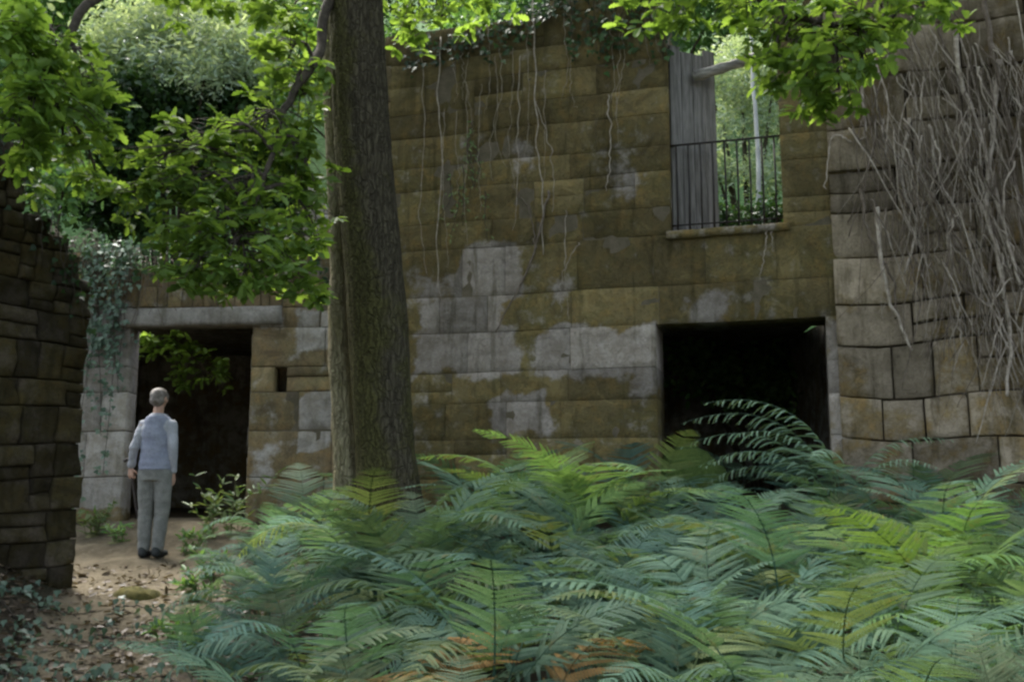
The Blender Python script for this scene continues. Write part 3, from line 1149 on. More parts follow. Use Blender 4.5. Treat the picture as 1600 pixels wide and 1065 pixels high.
# ------------------------------------------------------------------ ferns
def frond_mesh(name, L, th0, th1, bare, wid, npair, seed, droop=.25, curl=0.0):
    rg = random.Random(seed)
    n = 40
    pts, tg = [Vector((0, 0, 0))], []
    for i in range(n):
        t = i / (n - 1)
        th = R(th0 + (th1 - th0) * smooth(.1, 1.05, t) ** .9)
        d = Vector((math.cos(th), math.sin(t * 3) * curl, math.sin(th))).normalized()
        tg.append(d)
        pts.append(pts[-1] + d * (L / n))
    V, lo, sz, tint = [], [], [], []

    def poly(ps, t):
        b = len(V)
        V.extend(ps)
        lo.extend(range(b, b + len(ps)))
        sz.append(len(ps))
        tint.extend([t] * len(ps))
    # rachis as a thin three sided strip
    for i in range(n - 1):
        a, b = pts[i], pts[i + 1]
        r = .0055 * (1 - .8 * i / n)
        s = Vector((0, 1, 0)) * r
        u = Vector((-tg[i].z, 0, tg[i].x)) * r
        poly([a - s, b - s, b + u, a + u], .15)
        poly([a + u, b + u, b + s, a + s], .15)
        poly([a + s, b + s, b - s, a - s], .15)
    for i in range(npair):
        tau = i / npair
        t = bare + (1 - bare) * (tau ** .92)
        k = min(n - 1, int(t * n))
        base = pts[k]
        T = tg[k]
        U = Vector((-T.z, 0, T.x)).normalized()
        pl = wid * L * (1 - tau) ** .85 * (.75 + .25 * smooth(0, .12, tau)) * rg.uniform(.9, 1.08) + .015
        for side in (-1, 1):
            fwd = .55 + .25 * tau
            dirp = (Vector((0, side, 0)) + T * fwd * rg.uniform(.85, 1.15)).normalized()
            m = max(4, int(pl / .013))
            prev = base
            step = pl / m
            dt = rg.random()
            dp = droop * rg.uniform(.7, 1.5)
            for j in range(m):
                f = j / m
                dd = (dirp - U * dp * f * 1.1).normalized()
                q = prev + dd * step
                lat = U.cross(dd).normalized()
                w = (.005 + .055 * pl) * (1 - f) ** .75 + .003
                for s2 in (-1, 1):
                    tipd = (lat * s2 + dd * .55 - U * .15).normalized()
                    a = prev
                    b = prev + dd * step * .80
                    tip = prev + dd * step * .5 + tipd * w
                    m1 = a + tipd * w * .5 - dd * step * .08
                    m2 = b + tipd * w * .5 + dd * step * .06
                    poly([a, m1, tip, m2, b], dt * .7 + .3 * rg.random())
                prev = q
            poly([prev, prev + dirp * .012 + Vector((0, 0, .003)), prev + U * .004], dt)
    me = np_mesh(name, np.array([tuple(v) for v in V]), lo, sz, tint)
    me.materials.append(M['fern'])
    return me


FR = [frond_mesh('frond', 1.2, 78, -14, .36, .24, 19, 1),
      frond_mesh('frond', 1.1, 72, -28, .33, .26, 17, 2, .35, .1),
      frond_mesh('frond', 1.25, 82, 6, .38, .22, 20, 3, .2, -.1),
      frond_mesh('frond', 1.0, 66, -38, .30, .26, 17, 4, .45),
      frond_mesh('frond', 1.15, 80, -48, .36, .23, 19, 5, .5, .15),
      frond_mesh('frond', 0.9, 60, -8, .28, .28, 16, 6, .3)]
FDEAD = [frond_mesh('frond', .9, 55, -75, .25, .22, 15, 7, 1.0, .3), frond_mesh('frond', .8, 45, -85, .2, .2, 14, 8, 1.2, -.3)]


def stub_mesh():
    mb = MB()
    for k in range(5):
        a = k * 1.3
        mb.tube([(0.02 * math.cos(a), .02 * math.sin(a), -.06), (.03 * math.cos(a), .03 * math.sin(a), .03), (.05 * math.cos(a), .05 * math.sin(a), .10)], [.014, .011, .006], 6)
    return mb.mesh('crown_base')


STUB = stub_mesh()
STUB.materials.append(M['fern_stem'])


def fern(x, y, n, scale, color, label, group, seed, meshes=FR, az=None, dz=0.0, spread=1.0):
    rg = random.Random(seed)
    o = link('fern', STUB)
    o.location = (x, y, ground_z(x, y) + dz)
    o.color = (*color, 1)
    tag(o, label, 'fern', group)
    a0 = rg.random() * 6.28
    for k in range(n):
        f = bpy.data.objects.new('frond', rg.choice(meshes))
        COL.objects.link(f)
        f.parent = o
        phi = (a0 + k * 6.283 / n + rg.uniform(-.35, .35)) if az is None else rg.gauss(az, spread)
        s = scale * rg.uniform(.62, 1.15)
        f.rotation_euler = (rg.uniform(-.25, .25), rg.uniform(-.14, .16), phi)
        f.scale = (s, s * rg.uniform(.9, 1.1), s)
        f.location = (.03 * math.cos(phi), .03 * math.sin(phi), 0)
        c = rg.uniform(.88, 1.12)
        w = rg.uniform(-.10, .10)
        if rg.random() < .06:
            w, c = .32, c * .98
        f.color = (color[0] * c * (1 + w), color[1] * c, color[2] * c * (1 - w), 1)
    return o


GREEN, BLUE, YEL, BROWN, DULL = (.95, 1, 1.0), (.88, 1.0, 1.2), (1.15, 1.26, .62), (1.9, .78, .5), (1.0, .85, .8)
fr = random.Random(77)
cnt = 0
Y = 2.75
while Y < 10.6:
    step = .42 + .018 * Y
    X = -.55 * Y - .3
    while X < .56 * Y + .5:
        x = X + fr.uniform(-.2, .2)
        y = Y + fr.uniform(-.22, .22)
        X += step * fr.uniform(.85, 1.25)
        u = CX + FPX * x / y
        wall_y = (P_MAIN.O.y - math.tan(R(16)) * (x - P_MAIN.O.x)) if x > P_MAIN.O.x else 11.2
        if y > wall_y - .45:
            continue
        edge = interp(y, [2.7, 4, 6, 7.5, 9, 10.5], [-1.25, -1.45, -1.75, -2.0, -2.35, -2.3])
        if x < edge:
            continue
        near_edge = smooth(edge + 1.6, edge, x)
        if (Vector((x, y)) - Vector((at(612, 800, 8.6).x, 8.6))).length < .5:
            continue
        if y < 4.5 and 500 < u < 960 and fr.random() < .55:
            continue
        sc = 1.0 - .28 * near_edge + fr.uniform(-.18, .16) + .08 * smooth(5.5, 8, y) * (1 - near_edge)
        if y < 3.6:
            sc *= .85
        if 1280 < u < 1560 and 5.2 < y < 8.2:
            colr, lab = YEL, 'yellow green bracken fern in the right part of the fern bed'
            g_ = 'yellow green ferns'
        elif y < 4.3:
            colr, lab, g_ = DULL if fr.random() < .5 else GREEN, 'dull green fern in the nearest row of the fern bed', 'nearest ferns'
        elif u < 620:
            colr, lab, g_ = BLUE, 'bluish green fern beside the path left of and below the oak trunk', 'ferns beside the path'
        elif y > 7.6:
            colr, lab, g_ = BLUE, 'bluish green fern at the back of the bed near the foot of the wall', 'ferns along the wall'
        else:
            colr, lab, g_ = GREEN if fr.random() < .6 else BLUE, 'green bracken fern in the middle of the dense fern bed', 'ferns in the middle of the bed'
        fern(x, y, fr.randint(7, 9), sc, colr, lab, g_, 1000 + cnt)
        cnt += 1
    Y += step * .95

# singled out ferns
def frond_obj(parent, me, loc, rot, s, color):
    f = bpy.data.objects.new('frond', me)
    COL.objects.link(f)
    f.parent = parent
    f.location, f.rotation_euler, f.scale = loc, rot, (s, s, s)
    f.color = (*color, 1)


FEAT = frond_mesh('frond', 1.75, 76, -20, .25, .18, 18, 41, 1.1)
FEAT2 = frond_mesh('frond', 1.6, 70, -24, .28, .18, 17, 42, 1.0)
q_ = P_MAIN.p(P_MAIN.px(1312, 690)[0], -.42, 0)
b = Vector((q_.x, q_.y, ground_z(q_.x, q_.y)))
wf = link('fern', STUB)
wf.location = b
wf.color = (1.2, 1.3, 1.5, 1)
tag(wf, 'large fern arching its long fronds leftwards across the dark lower window', 'fern')
for (me, phi, ry, s) in ((FEAT, 174, 0, 1.12), (FEAT2, 168, .03, 1.15), (FEAT, 182, -.14, 1.1), (FEAT2, 160, .08, 1.0), (FEAT2, 188, .10, 1.0), (FEAT, 192, -.05, .9), (FEAT2, 178, .22, .95),
                         (FEAT, 20, .1, .75), (FEAT2, 300, 0, .8), (FEAT2, 240, 0, .9), (FEAT, 330, -.1, .8)):
    frond_obj(wf, me, (0, 0, 0), (0, ry, R(phi)), s * 1.17, (2.0, 1.9, 2.2))  # frond colour brightened to make up for the little light reaching them
b = at(640, 800, 8.0)
tf = link('fern', STUB)
tf.location = (b.x, b.y, ground_z(b.x, b.y))
tag(tf, 'dark fern with drooping fronds right at the foot of the oak trunk', 'fern')
for (me, phi, ry, s) in ((FR[4], -60, 0, .95), (FR[1], -100, .0, .9), (FR[3], -20, 0, .95), (FR[4], 200, 0, .8), (FR[2], 80, 0, .8), (FR[1], 20, -.1, 1.0), (FR[0], -140, .0, .8)):
    frond_obj(tf, me, (0, 0, 0), (0, ry, R(phi)), s, (.75, .85, .9))
b = at(985, 740, 8.9)
yf = link('fern', STUB)
yf.location = (b.x, b.y, ground_z(b.x, b.y))
tag(yf, 'pale green thin fern leaning up the wall left of the dark lower window', 'fern')
for (me, phi, ry, s) in ((FR[2], 170, -.1, 1.1), (FR[0], 185, -.2, 1.1), (FR[2], 150, .1, 1.0), (FR[5], 10, 0, .9)):
    frond_obj(yf, me, (0, 0, 0), (0, ry, R(phi)), s, (1.5, 1.45, .8))
for i, (u, Y, sc, c, lab) in enumerate([
        (860, 8.9, 1.75, (1.35, 1.4, .9), 'tall pale green fern rising before the pale square stone patch'), (945, 8.7, 1.7, (1.25, 1.35, .85), 'tall light green fern between the pale square patch and the dark window'),
        (690, 7.5, 1.25, (.9, 1.0, 1.05), 'tall fern just right of the oak foot'), (575, 7.7, 1.25, (.95, 1.05, 1.15), 'fern hiding the left side of the oak foot'), (640, 7.2, 1.3, (.9, 1, 1), 'fern in front of the middle of the oak foot'), (600, 7.0, 1.15, (.85, 1, 1.1), 'dark fern rising before the left half of the oak foot'), (670, 6.8, 1.15, (.95, 1, 1), 'large fern rising before the right half of the oak foot'),
        (1480, 8.0, 1.4, (1.15, 1.25, 1.4), 'tall bluish fern at the foot of the grey block wall'), (1390, 8.4, 1.3, (1.2, 1.25, 1.3), 'bluish fern below the left end of the block wall'),
        (430, 9.3, 1.15, (1.0, 1.1, 1.25), 'bluish fern below the small square hole in the wall'), (480, 8.6, 1.1, (1.0, 1.1, 1.2), 'bluish fern between the small hole and the oak')]):
    q = at(u, 760, Y)
    fern(q.x, q.y, 8 if sc < 1.6 else 6, sc, c, lab, None, 5400 + i, FR if sc < 1.4 else [FR[2], FR[0]])
# withered brown ferns in front
for i, (u, v, Y) in enumerate([(560, 1010, 3.9), (700, 1000, 3.8), (870, 1020, 3.5), (960, 1040, 3.3), (620, 1040, 3.4), (480, 990, 4.3), (790, 1030, 3.6), (650, 1000, 4.3), (830, 990, 4.2), (920, 1010, 3.9)]):
    q = at(u, v, Y)
    fern(q.x, q.y, 9, 1.15, BROWN, 'withered rusty brown fern hanging low under the nearest green ferns', 'withered ferns', 5000 + i, FDEAD + [FR[3]])
# a pair of fronds inside the dark window
for i, (u, Y) in enumerate([(1060, 11.2), (1150, 11.8), (1240, 11.0)]):
    q = at(u, 740, Y)
    fern(q.x, q.y, 6, .8, GREEN, 'shaded fern growing inside the house behind the lower window', 'ferns inside the house', 5200 + i)

# ------------------------------------------------------------------ background woods
def crown_mesh(name, blobs, n, size, kind, seed, up=.4):
    rg = np.random.default_rng(seed)
    P, N = [], []
    w = np.array([b[1] ** 2 for b in blobs])
    w = w / w.sum()
    idx = rg.choice(len(blobs), n, p=w)
    C = np.array([b[0] for b in blobs])[idx]
    r = np.array([b[1] for b in blobs])[idx]
    d = norm(rg.normal(size=(n, 3)))
    rad = r * (rg.random(n) ** .35)
    # gather into tufts
    tuft = norm(rg.normal(size=(n, 3)))
    P = C + d * rad[:, None] * np.array([1, 1, .8])
    k = max(1, n // 9)
    cen = P[rg.integers(0, n, k)]
    P = cen[rg.integers(0, k, n)] + rg.normal(size=(n, 3)) * size * 1.1
    X = norm(rg.normal(size=(n, 3)) * np.array([1, 1, .6]) + np.array([0, 0, -.25]))
    N = norm(d * .5 + np.array([0, 0, up]) + rg.normal(size=(n, 3)) * .5)
    return leaves_mesh(name, P, X, N, size * rg.uniform(.7, 1.3, n), kind)


def tree_meshes(seed, h, cw, size, n, kind='oval'):
    rg = random.Random(seed)
    blobs = []
    for i in range(13):
        t = rg.random()
        z = h * (.38 + .58 * t)
        w = cw * (1 - .55 * t) * .62
        a = rg.random() * 6.28
        blobs.append(((w * math.cos(a), w * math.sin(a), z), cw * rg.uniform(.28, .46)))
    tm = MB()
    c = curve([(0, 0, -.4), (.1 * cw * rg.uniform(-1, 1), .1, h * .35), (.15 * cw * rg.uniform(-1, 1), 0, h * .9)], 16, .05, seed)
    tm.tube(c, [.022 * h * (1 - .85 * i / 15) for i in range(16)], 8, col=(.5, 0, .3, 1), wob=.15)
    for b in blobs[:8]:
        p = Vector(b[0])
        j = min(13, max(4, int(p.z / h * 12)))
        tm.tube(curve([c[j], (c[j] + p) / 2 + Vector((0, 0, .2)), p], 7), [.008 * h * (1 - .8 * i / 6) for i in range(7)], 5, col=(.5, 0, .3, 1))
    return tm.mesh('trunk'), crown_mesh('crown', blobs, n, size, kind, seed)


KINDS = []
for i, (h, cw, sz, n) in enumerate([(7.5, 3.0, .20, 6500), (9.0, 3.4, .22, 7000), (6.0, 3.2, .17, 6500)]):
    KINDS.append(tree_meshes(50 + i, h, cw, sz, n))


def place_tree(x, y, kind, mat, scale, label, group=None, rz=0.0, name='hillside_tree'):
    tm, cm = KINDS[kind]
    o = empty(name, (x, y, ground_z(x, y)), rz)
    o.scale = (scale, scale, scale)
    tag(o, label, 'tree', group)
    t = bpy.data.objects.new('trunk', tm)
    COL.objects.link(t)
    t.parent = o
    if not tm.materials:
        tm.materials.append(M['oak_bark'])
    c = bpy.data.objects.new('crown', cm)
    COL.objects.link(c)
    c.parent = o
    if not cm.materials:
        cm.materials.append(M[mat])
    c.material_slots[0].link = 'OBJECT'
    c.material_slots[0].material = M[mat]
    return o


def px_xy(u, Y):
    return CAM.x + (u - CX) / FPX * Y / math.cos(PITCH) * math.cos(PITCH), Y


tr = random.Random(3)
rows = [(21, 'haze_pale_leaf', 'pale green leafy tree on the slope just behind the ruin', 'trees just behind the ruin', 5.2),
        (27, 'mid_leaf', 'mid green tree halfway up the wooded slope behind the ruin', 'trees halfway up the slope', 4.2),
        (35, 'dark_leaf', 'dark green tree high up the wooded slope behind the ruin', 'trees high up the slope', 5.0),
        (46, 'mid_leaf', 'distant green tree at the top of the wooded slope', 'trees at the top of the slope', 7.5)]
for (Y, mat, lab, grp, st) in rows:
    x = -.62 * Y
    while x < .62 * Y:
        u = CX + FPX * x / Y
        if Y > 22 or (u < 80) or (480 < u < 560) or u > 1400:
            place_tree(x + tr.uniform(-1, 1), Y + tr.uniform(-1.5, 1.5), tr.randint(0, 2), mat, tr.uniform(.85, 1.2), lab, grp, tr.random() * 6.28)
        x += st * tr.uniform(.8, 1.15)


def bush(name, clumps, n, size, mat, label, cat='bush', kind='oval', seed=1, stems=True, base=None):
    """clumps: (center, radius)"""
    cs = [Vector(c[0]) for c in clumps]
    b = Vector(base) if base is not None else Vector((sum(c.x for c in cs) / len(cs), sum(c.y for c in cs) / len(cs), 0))
    if base is None:
        b.z = ground_z(b.x, b.y)
    o = empty(name, b)
    tag(o, label, cat)
    me = crown_mesh('foliage', [(tuple(c - b), r) for c, (_, r) in zip(cs, clumps)], n, size, kind, seed)
    link('foliage', me, M[mat], o)
    if stems:
        mb = MB()
        for i, c in enumerate(cs):
            p = c - b
            mb.tube(curve([(0.05 * math.cos(i), .05 * math.sin(i), -.2), p * .5 + Vector((0, 0, .15)), p], 10, .05, i), [.06 - .04 * k / 9 for k in range(10)], 6, col=(.5, 0, .3, 1))
        mb.build('stem', M['oak_bark'], o)
    return o


# pale sunlit tree crown behind the doorway wall, seen at top left
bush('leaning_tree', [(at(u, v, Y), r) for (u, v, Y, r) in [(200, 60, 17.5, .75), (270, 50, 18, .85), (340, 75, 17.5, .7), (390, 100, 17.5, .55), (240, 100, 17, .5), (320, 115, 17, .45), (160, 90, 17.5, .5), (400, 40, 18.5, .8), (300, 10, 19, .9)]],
     14000, .14, 'haze_pale_leaf', 'pale bluish green leaning tree crown catching the light above the doorway wall', 'tree', 'lance', 61)
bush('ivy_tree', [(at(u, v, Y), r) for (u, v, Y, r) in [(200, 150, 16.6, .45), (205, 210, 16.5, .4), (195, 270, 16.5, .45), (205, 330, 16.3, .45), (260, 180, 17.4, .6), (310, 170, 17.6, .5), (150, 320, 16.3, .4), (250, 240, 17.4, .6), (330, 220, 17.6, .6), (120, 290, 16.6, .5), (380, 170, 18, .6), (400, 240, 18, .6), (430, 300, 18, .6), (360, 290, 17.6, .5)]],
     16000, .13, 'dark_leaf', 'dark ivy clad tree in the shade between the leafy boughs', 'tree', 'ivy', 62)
bush('laurel_bush', [(at(u, v, Y), r) for (u, v, Y, r) in [(40, 180, 15.5, .6), (70, 250, 15, .5), (100, 290, 14.5, .4), (10, 120, 16, .7)]],
     4000, .13, 'mid_leaf', 'green laurel bush behind the top of the dark left wall', 'bush', 'oval', 63)
# seen through the upper window
bush('wild_shrub', [(at(u, v, Y), r) for (u, v, Y, r) in [(1130, 350, 17.2, .36), (1190, 345, 17.4, .4), (1240, 350, 17.2, .36), (1090, 350, 17.4, .36)]],
     3500, .11, 'dark_leaf', 'dark green shrub low behind the railing of the upper window', 'shrub', 'oval', 64)

bush('willow_bush', [(at(u, v, Y), r) for (u, v, Y, r) in [(1110, 120, 19.5, .5), (1160, 150, 19.8, .55), (1210, 120, 19.5, .5), (1130, 195, 19.3, .4), (1200, 190, 19.6, .45), (1160, 90, 20, .6), (1120, 265, 19.2, .45), (1190, 270, 19.2, .5), (1230, 250, 19.4, .45), (1090, 240, 19.4, .4)]],
     9000, .12, 'haze_pale_leaf', 'pale grey green bush seen through the top half of the upper window', 'bush', 'lance', 65)
mb = MB()
c = curve([at(1186, 330, 18.4), at(1184, 230, 18.4), at(1178, 150, 18.5), at(1174, 60, 18.6), at(1170, -60, 18.8)], 24, .03, 8)
mb.tube([Vector((c[0].x, c[0].y, ground_z(c[0].x, c[0].y) - .1))] + c, [.055] + [.05 - .025 * k / 23 for k in range(24)], 10, col=(.5, 0, 0, 1), wob=.15)
M['birch'] = simple_mat('pale_trunk_bark', (.26, .27, .25), (.42, .43, .40), 9, .8, .3, (1, 1, .3))
tag(mb.build('slender_trunk', M['birch']), 'slender pale grey bare trunk seen through the upper window', 'tree')

# ------------------------------------------------------------------ ivy and creepers
def ivy(name, strands, per_m, size, mat, label, stem_r=.006, seed=1, spread=.05, kind='ivy', cat='ivy', out=(0, -1, 0)):
    rg = np.random.default_rng(seed)
    mb = MB()
    P, X, N, S = [], [], [], []
    for i, st in enumerate(strands):
        c = curve(st, 26, .03, seed * 10 + i)
        mb.tube(c, [stem_r * (1 - .5 * k / 25) for k in range(26)], 5)
        ln = sum((c[k + 1] - c[k]).length for k in range(25))
        for k in range(int(ln * per_m)):
            t = rg.random() * 24.9
            j = int(t)
            q = c[j].lerp(c[j + 1], t - j)
            off = rg.normal(size=3) * spread
            P.append(np.array(q) + off)
            X.append(np.array([rg.normal() * .7, -.25, -.8 + rg.normal() * .4]))
            N.append(np.array(out) + rg.normal(size=3) * .4 + np.array([0, 0, .45]))
            S.append(size * rg.uniform(.6, 1.3))
    o = mb.build(name, M['twig'])
    tag(o, label, cat)
    link('leaves', leaves_mesh('leaves', P, X, N, S, kind), M[mat], o)
    return o


def dpt(u, v, d=-.06):
    s, z = P_DOOR.px(u, v)
    return P_DOOR.p(s, d, z)


def mpt(u, v, d=-.03):
    s, z = P_MAIN.px(u, v)
    return P_MAIN.p(s, d, z)


def rpt(u, v, d=-.07):
    s, z = P_R.px(u, v)
    return P_R.p(s, d, z)


ivr = random.Random(8)
st = []
for i in range(9):
    u = 145 + i * 7 + ivr.uniform(-6, 6)
    e = ivr.uniform(520, 620) if i % 3 else ivr.uniform(680, 770)
    st.append([dpt(u + 8, 385, -.02), dpt(u + ivr.uniform(-8, 8), 440, -.12), dpt(u + ivr.uniform(-10, 10), 520, -.1), dpt(u - 12 + ivr.uniform(-14, 14), e, -.05)])
ivy('hanging_ivy', st, 46, .065, 'ivy_leaf', 'bluish green ivy hanging down the pale wall left of the doorway', seed=3, spread=.055)
# debris and ivy on the broken top of the doorway wall
st = []
for i in range(16):
    u = 70 + i * 28
    st.append([dpt(u, 400 + ivr.uniform(-25, 25), .3), dpt(u + 25, 405 + ivr.uniform(-30, 10), .1), dpt(u + ivr.uniform(20, 60), 425 + ivr.uniform(-10, 30), -.08)])
ivy('bramble', st, 45, .085, 'dark_leaf', 'dark bramble growing over the broken top of the doorway wall', seed=4, spread=.09, cat='bramble')
st = []
for i in range(52):
    u = 60 + ivr.uniform(0, 200)
    v = interp(u, du, dv)
    st.append([dpt(u, v + 8, .12), dpt(u + ivr.uniform(-14, 14), v - ivr.uniform(10, 45), .02), dpt(u + ivr.uniform(-30, 30), v - ivr.uniform(-10, 25), -.12), dpt(u + ivr.uniform(-45, 45), v + ivr.uniform(20, 85), -.10)])
mb = MB()
for i, s_ in enumerate(st):
    mb.tube(curve(s_, 12, .05, i), [.006 - .003 * k / 11 for k in range(12)], 5)
tag(mb.build('dry_twigs', M['vine_dark']), 'tangle of dry grey twigs on the wall top behind the dark left wall', 'dry twigs')
# ivy along the broken top edge of the tall wall
st = []
for i in range(20):
    u = 640 + i * 13
    vtop = interp(u, tops_u, tops_v)
    st.append([mpt(u, vtop - 14, .3), mpt(u + 8, vtop - 6, .02), mpt(u + ivr.uniform(-8, 12), vtop + ivr.uniform(5, 45), -.05)])
ivy('wall_top_ivy', st, 60, .075, 'dark_leaf', 'dark ivy hanging over the broken top edge of the tall wall', seed=6, spread=.06)
# hanging creepers over the upper right of the facade
st = []
for i in range(14):
    u = 900 + i * 13 + ivr.uniform(-5, 5)
    st.append([mpt(u, -70, -.1), mpt(u + ivr.uniform(-8, 8), 0, -.1), mpt(u + ivr.uniform(-10, 10), ivr.uniform(40, 120), -.04)])
ivy('hanging_creeper', st, 40, .075, 'dark_leaf', 'dark leafy creeper hanging from above onto the wall left of the upper window', seed=7, spread=.06, cat='creeper')
# thin green growth on the facade round the middle
st = []
for (u, v) in ((735, 200), (745, 230), (740, 190), (725, 260), (720, 290), (760, 300), (700, 270)):
    st.append([mpt(u, v, -.02), mpt(u + ivr.uniform(-10, 10), v + 40, -.05), mpt(u + ivr.uniform(-20, 20), v + ivr.uniform(70, 130), -.02)])
ivy('wall_weed', st, 26, .055, 'weed', 'pale green weed rooted in a joint in the middle of the tall wall', seed=9, spread=.03, kind='lance', cat='weed')


def vine(label, paths, r, mat, name='dry_vine', seed=0):
    mb = MB()
    for i, p in enumerate(paths):
        n = 34
        rr0 = r * (1 if i == 0 else .55)
        mb.tube(curve(p, n, .035, seed * 7 + i), [rr0 * (1 - .55 * k / (n - 1)) for k in range(n)], 6, wob=.2)
    return tag(mb.build(name, M[mat]), label, 'vine', 'dry vines on the tall wall')


vine('pale thin vine hanging straight down the middle of the tall wall from its top', [[mpt(838, -60, -.1), mpt(836, 60), mpt(838, 160), mpt(842, 240), mpt(848, 310), mpt(850, 400)],
     [mpt(838, 160), mpt(862, 240), mpt(866, 330)]], .010, 'vine', seed=1)
vine('forked dark vine curving past the pale stone patch on the tall wall', [[mpt(858, 300), mpt(845, 360), mpt(822, 430), mpt(795, 480), mpt(775, 520)], [mpt(838, 390), mpt(828, 330), mpt(800, 290)]], .016, 'vine_dark', seed=2)
vine('slender vine hanging close beside the right edge of the oak trunk', [[mpt(690, 60), mpt(686, 160), mpt(692, 260), mpt(684, 380), mpt(690, 470)], [mpt(660, 80), mpt(664, 200), mpt(658, 340), mpt(668, 430)]], .008, 'vine', seed=3)
vine('thin vine reaching down between the pale patch and the lower window', [[mpt(950, 150), mpt(955, 230), mpt(948, 300)], [mpt(885, 330), mpt(884, 420), mpt(890, 500)], [mpt(905, 380), mpt(880, 430), mpt(878, 490)]], .008, 'vine', seed=4)
vine('short pale runner hanging below the sill of the upper window', [[mpt(1198, 360), mpt(1196, 390), mpt(1188, 430)], [mpt(1205, 355), mpt(1208, 395)]], .008, 'vine', seed=5)

hr_ = random.Random(44)
hp = []
for i in range(22):
    u = hr_.uniform(665, 1030)
    v0 = interp(u, tops_u, tops_v) + hr_.uniform(-5, 120)
    L = hr_.uniform(70, 300)
    hp.append([mpt(u, v0), mpt(u + hr_.uniform(-5, 5), v0 + L * .35, -.04), mpt(u + hr_.uniform(-8, 8), v0 + L * .7, -.03), mpt(u + hr_.uniform(-10, 10), v0 + L, -.02)])
vine('scattered hair thin pale rootlets hanging in lines over the whole tall wall', hp, .0055, 'vine', 'rootlets', seed=6)
st = []
for i in range(14):
    u = -10 + i * 10
    v = interp(u, lu[::-1], lv[::-1])
    s0_, z0_ = P_L.px(u, v)
    s1_, z1_ = P_L.px(u + ivr.uniform(-8, 8), v + ivr.uniform(25, 80))
    st.append([P_L.p(s0_, .2, z0_ + .1), P_L.p(s0_, .02, z0_ + .12), P_L.p(s1_, -.05, z1_)])
ivy('trailing_bramble', st, 30, .06, 'dark_leaf', 'dark bramble trailing over the sloping top of the dark left wall', seed=14, spread=.06, cat='bramble')
# dry creeper on the right wall: one plant, many stems
creeper = empty('dry_creeper', rpt(1500, 760))
tag(creeper, 'dense tangle of dry grey creeper stems covering the block wall at the right', 'creeper')
cr_ = random.Random(19)
main = [
    [(1310, 130), (1330, 200), (1345, 230), (1390, 280), (1420, 330), (1450, 400), (1470, 470)],
    [(1330, 225), (1300, 220), (1290, 300)],
    [(1345, 130), (1352, 210), (1340, 225)],
    [(1365, 140), (1385, 220), (1430, 300), (1440, 400)],
    [(1370, 330), (1375, 400), (1390, 470), (1425, 550)],
    [(1490, 60), (1500, 130), (1530, 220), (1560, 330), (1590, 450)],
    [(1535, -20), (1545, 80), (1570, 180), (1585, 300), (1600, 420)],
    [(1450, 200), (1470, 290), (1500, 350), (1530, 440), (1560, 520), (1590, 600)],
    [(1560, 100), (1548, 220), (1540, 330), (1560, 420), (1575, 520), (1570, 620)],
    [(1600, 150), (1575, 260), (1550, 380), (1545, 470), (1560, 560)],
    [(1420, 190), (1408, 280), (1430, 360), (1412, 430)],
    [(1580, -20), (1600, 100), (1590, 220), (1610, 380)],
    [(1345, 300), (1360, 380), (1395, 440), (1400, 500)],
    [(1505, 200), (1490, 300), (1480, 380), (1500, 460)],
]
for i, p in enumerate(main):
    pts = [rpt(u, v, -.06 - .10 * cr_.random()) for u, v in p]
    mb = MB()
    n = 36
    r = .010 + .026 * cr_.random() ** 2
    mb.tube(curve(pts, n, .03, 100 + i), [r * (1 - .5 * k / (n - 1)) for k in range(n)], 7, wob=.25, seed=i)
    mb.build('stem', M['vine'] if i % 3 else M['vine_dark'], creeper)
mb = MB()
for i in range(520):
    u = 1320 + 300 * cr_.random() ** .75
    v = cr_.uniform(-10, 480) + (u - 1400) * .4
    lo = (u - 1300) / 300
    if v > 250 + 420 * lo:
        continue
    L = cr_.uniform(60, 200)
    sl = cr_.gauss(.2, .3)
    d = -.03 - .16 * cr_.random()
    pts = [rpt(u, v, d), rpt(u + sl * L * .4 + cr_.uniform(-14, 14), v + L * .4, d - .03), rpt(u + sl * L + cr_.uniform(-20, 20), v + L, d + .02)]
    r = .0026 + .009 * cr_.random() ** 3
    mb.tube(curve(pts, 12, .036, 300 + i), [r * (1 - .5 * k / 11) for k in range(12)], 5, mi=i % 2)
mb.build('twigs', [M['vine'], M['vine_dark']], creeper)
bpy.context.view_layer.update()
for o in creeper.children:
    o.matrix_parent_inverse = creeper.matrix_world.inverted()

bush('shaded_shrub', [(at(u, v, Y), r) for (u, v, Y, r) in [(1080, 560, 14.6, .5), (1160, 590, 14.8, .6), (1230, 560, 14.9, .5), (1260, 620, 14.5, .5)]],
     2600, .13, 'mid_leaf', 'dim shrub deep inside the house behind the lower window', 'shrub', 'oval', 66)
# leafy branch hanging inside the doorway
P, X, N, S, cent = sprays([px_clump(u, v, Y, ru, rv, .25, n) for (u, v, Y, ru, rv, n) in [(260, 545, 12.6, 45, 28, 14), (320, 560, 12.7, 40, 30, 12), (225, 535, 12.5, 20, 20, 6), (340, 595, 12.7, 20, 20, 5), (290, 585, 12.7, 30, 16, 5)]], size=(.09, .14), seed=31)
mb = MB()
c = curve([at(250, 470, 13.2), at(265, 520, 12.9), at(310, 565, 12.7), at(345, 610, 12.7)], 20, .03, 3)
mb.tube(c, [.018 - .012 * i / 19 for i in range(20)], 6)
for q in cent[::2]:
    qv = Vector(q)
    j = min(range(20), key=lambda i: (c[i] - qv).length)
    mb.tube([c[j], (c[j] + qv) / 2 + Vector((0, 0, .03)), qv], [.006, .005, .003], 4)
br = tag(mb.build('hanging_branch', M['twig']), 'leafy green branch hanging inside the top of the doorway', 'branch')
link('leaves', leaves_mesh('leaves', P, X, N, S, 'oak'), M['oak_leaf'], br)

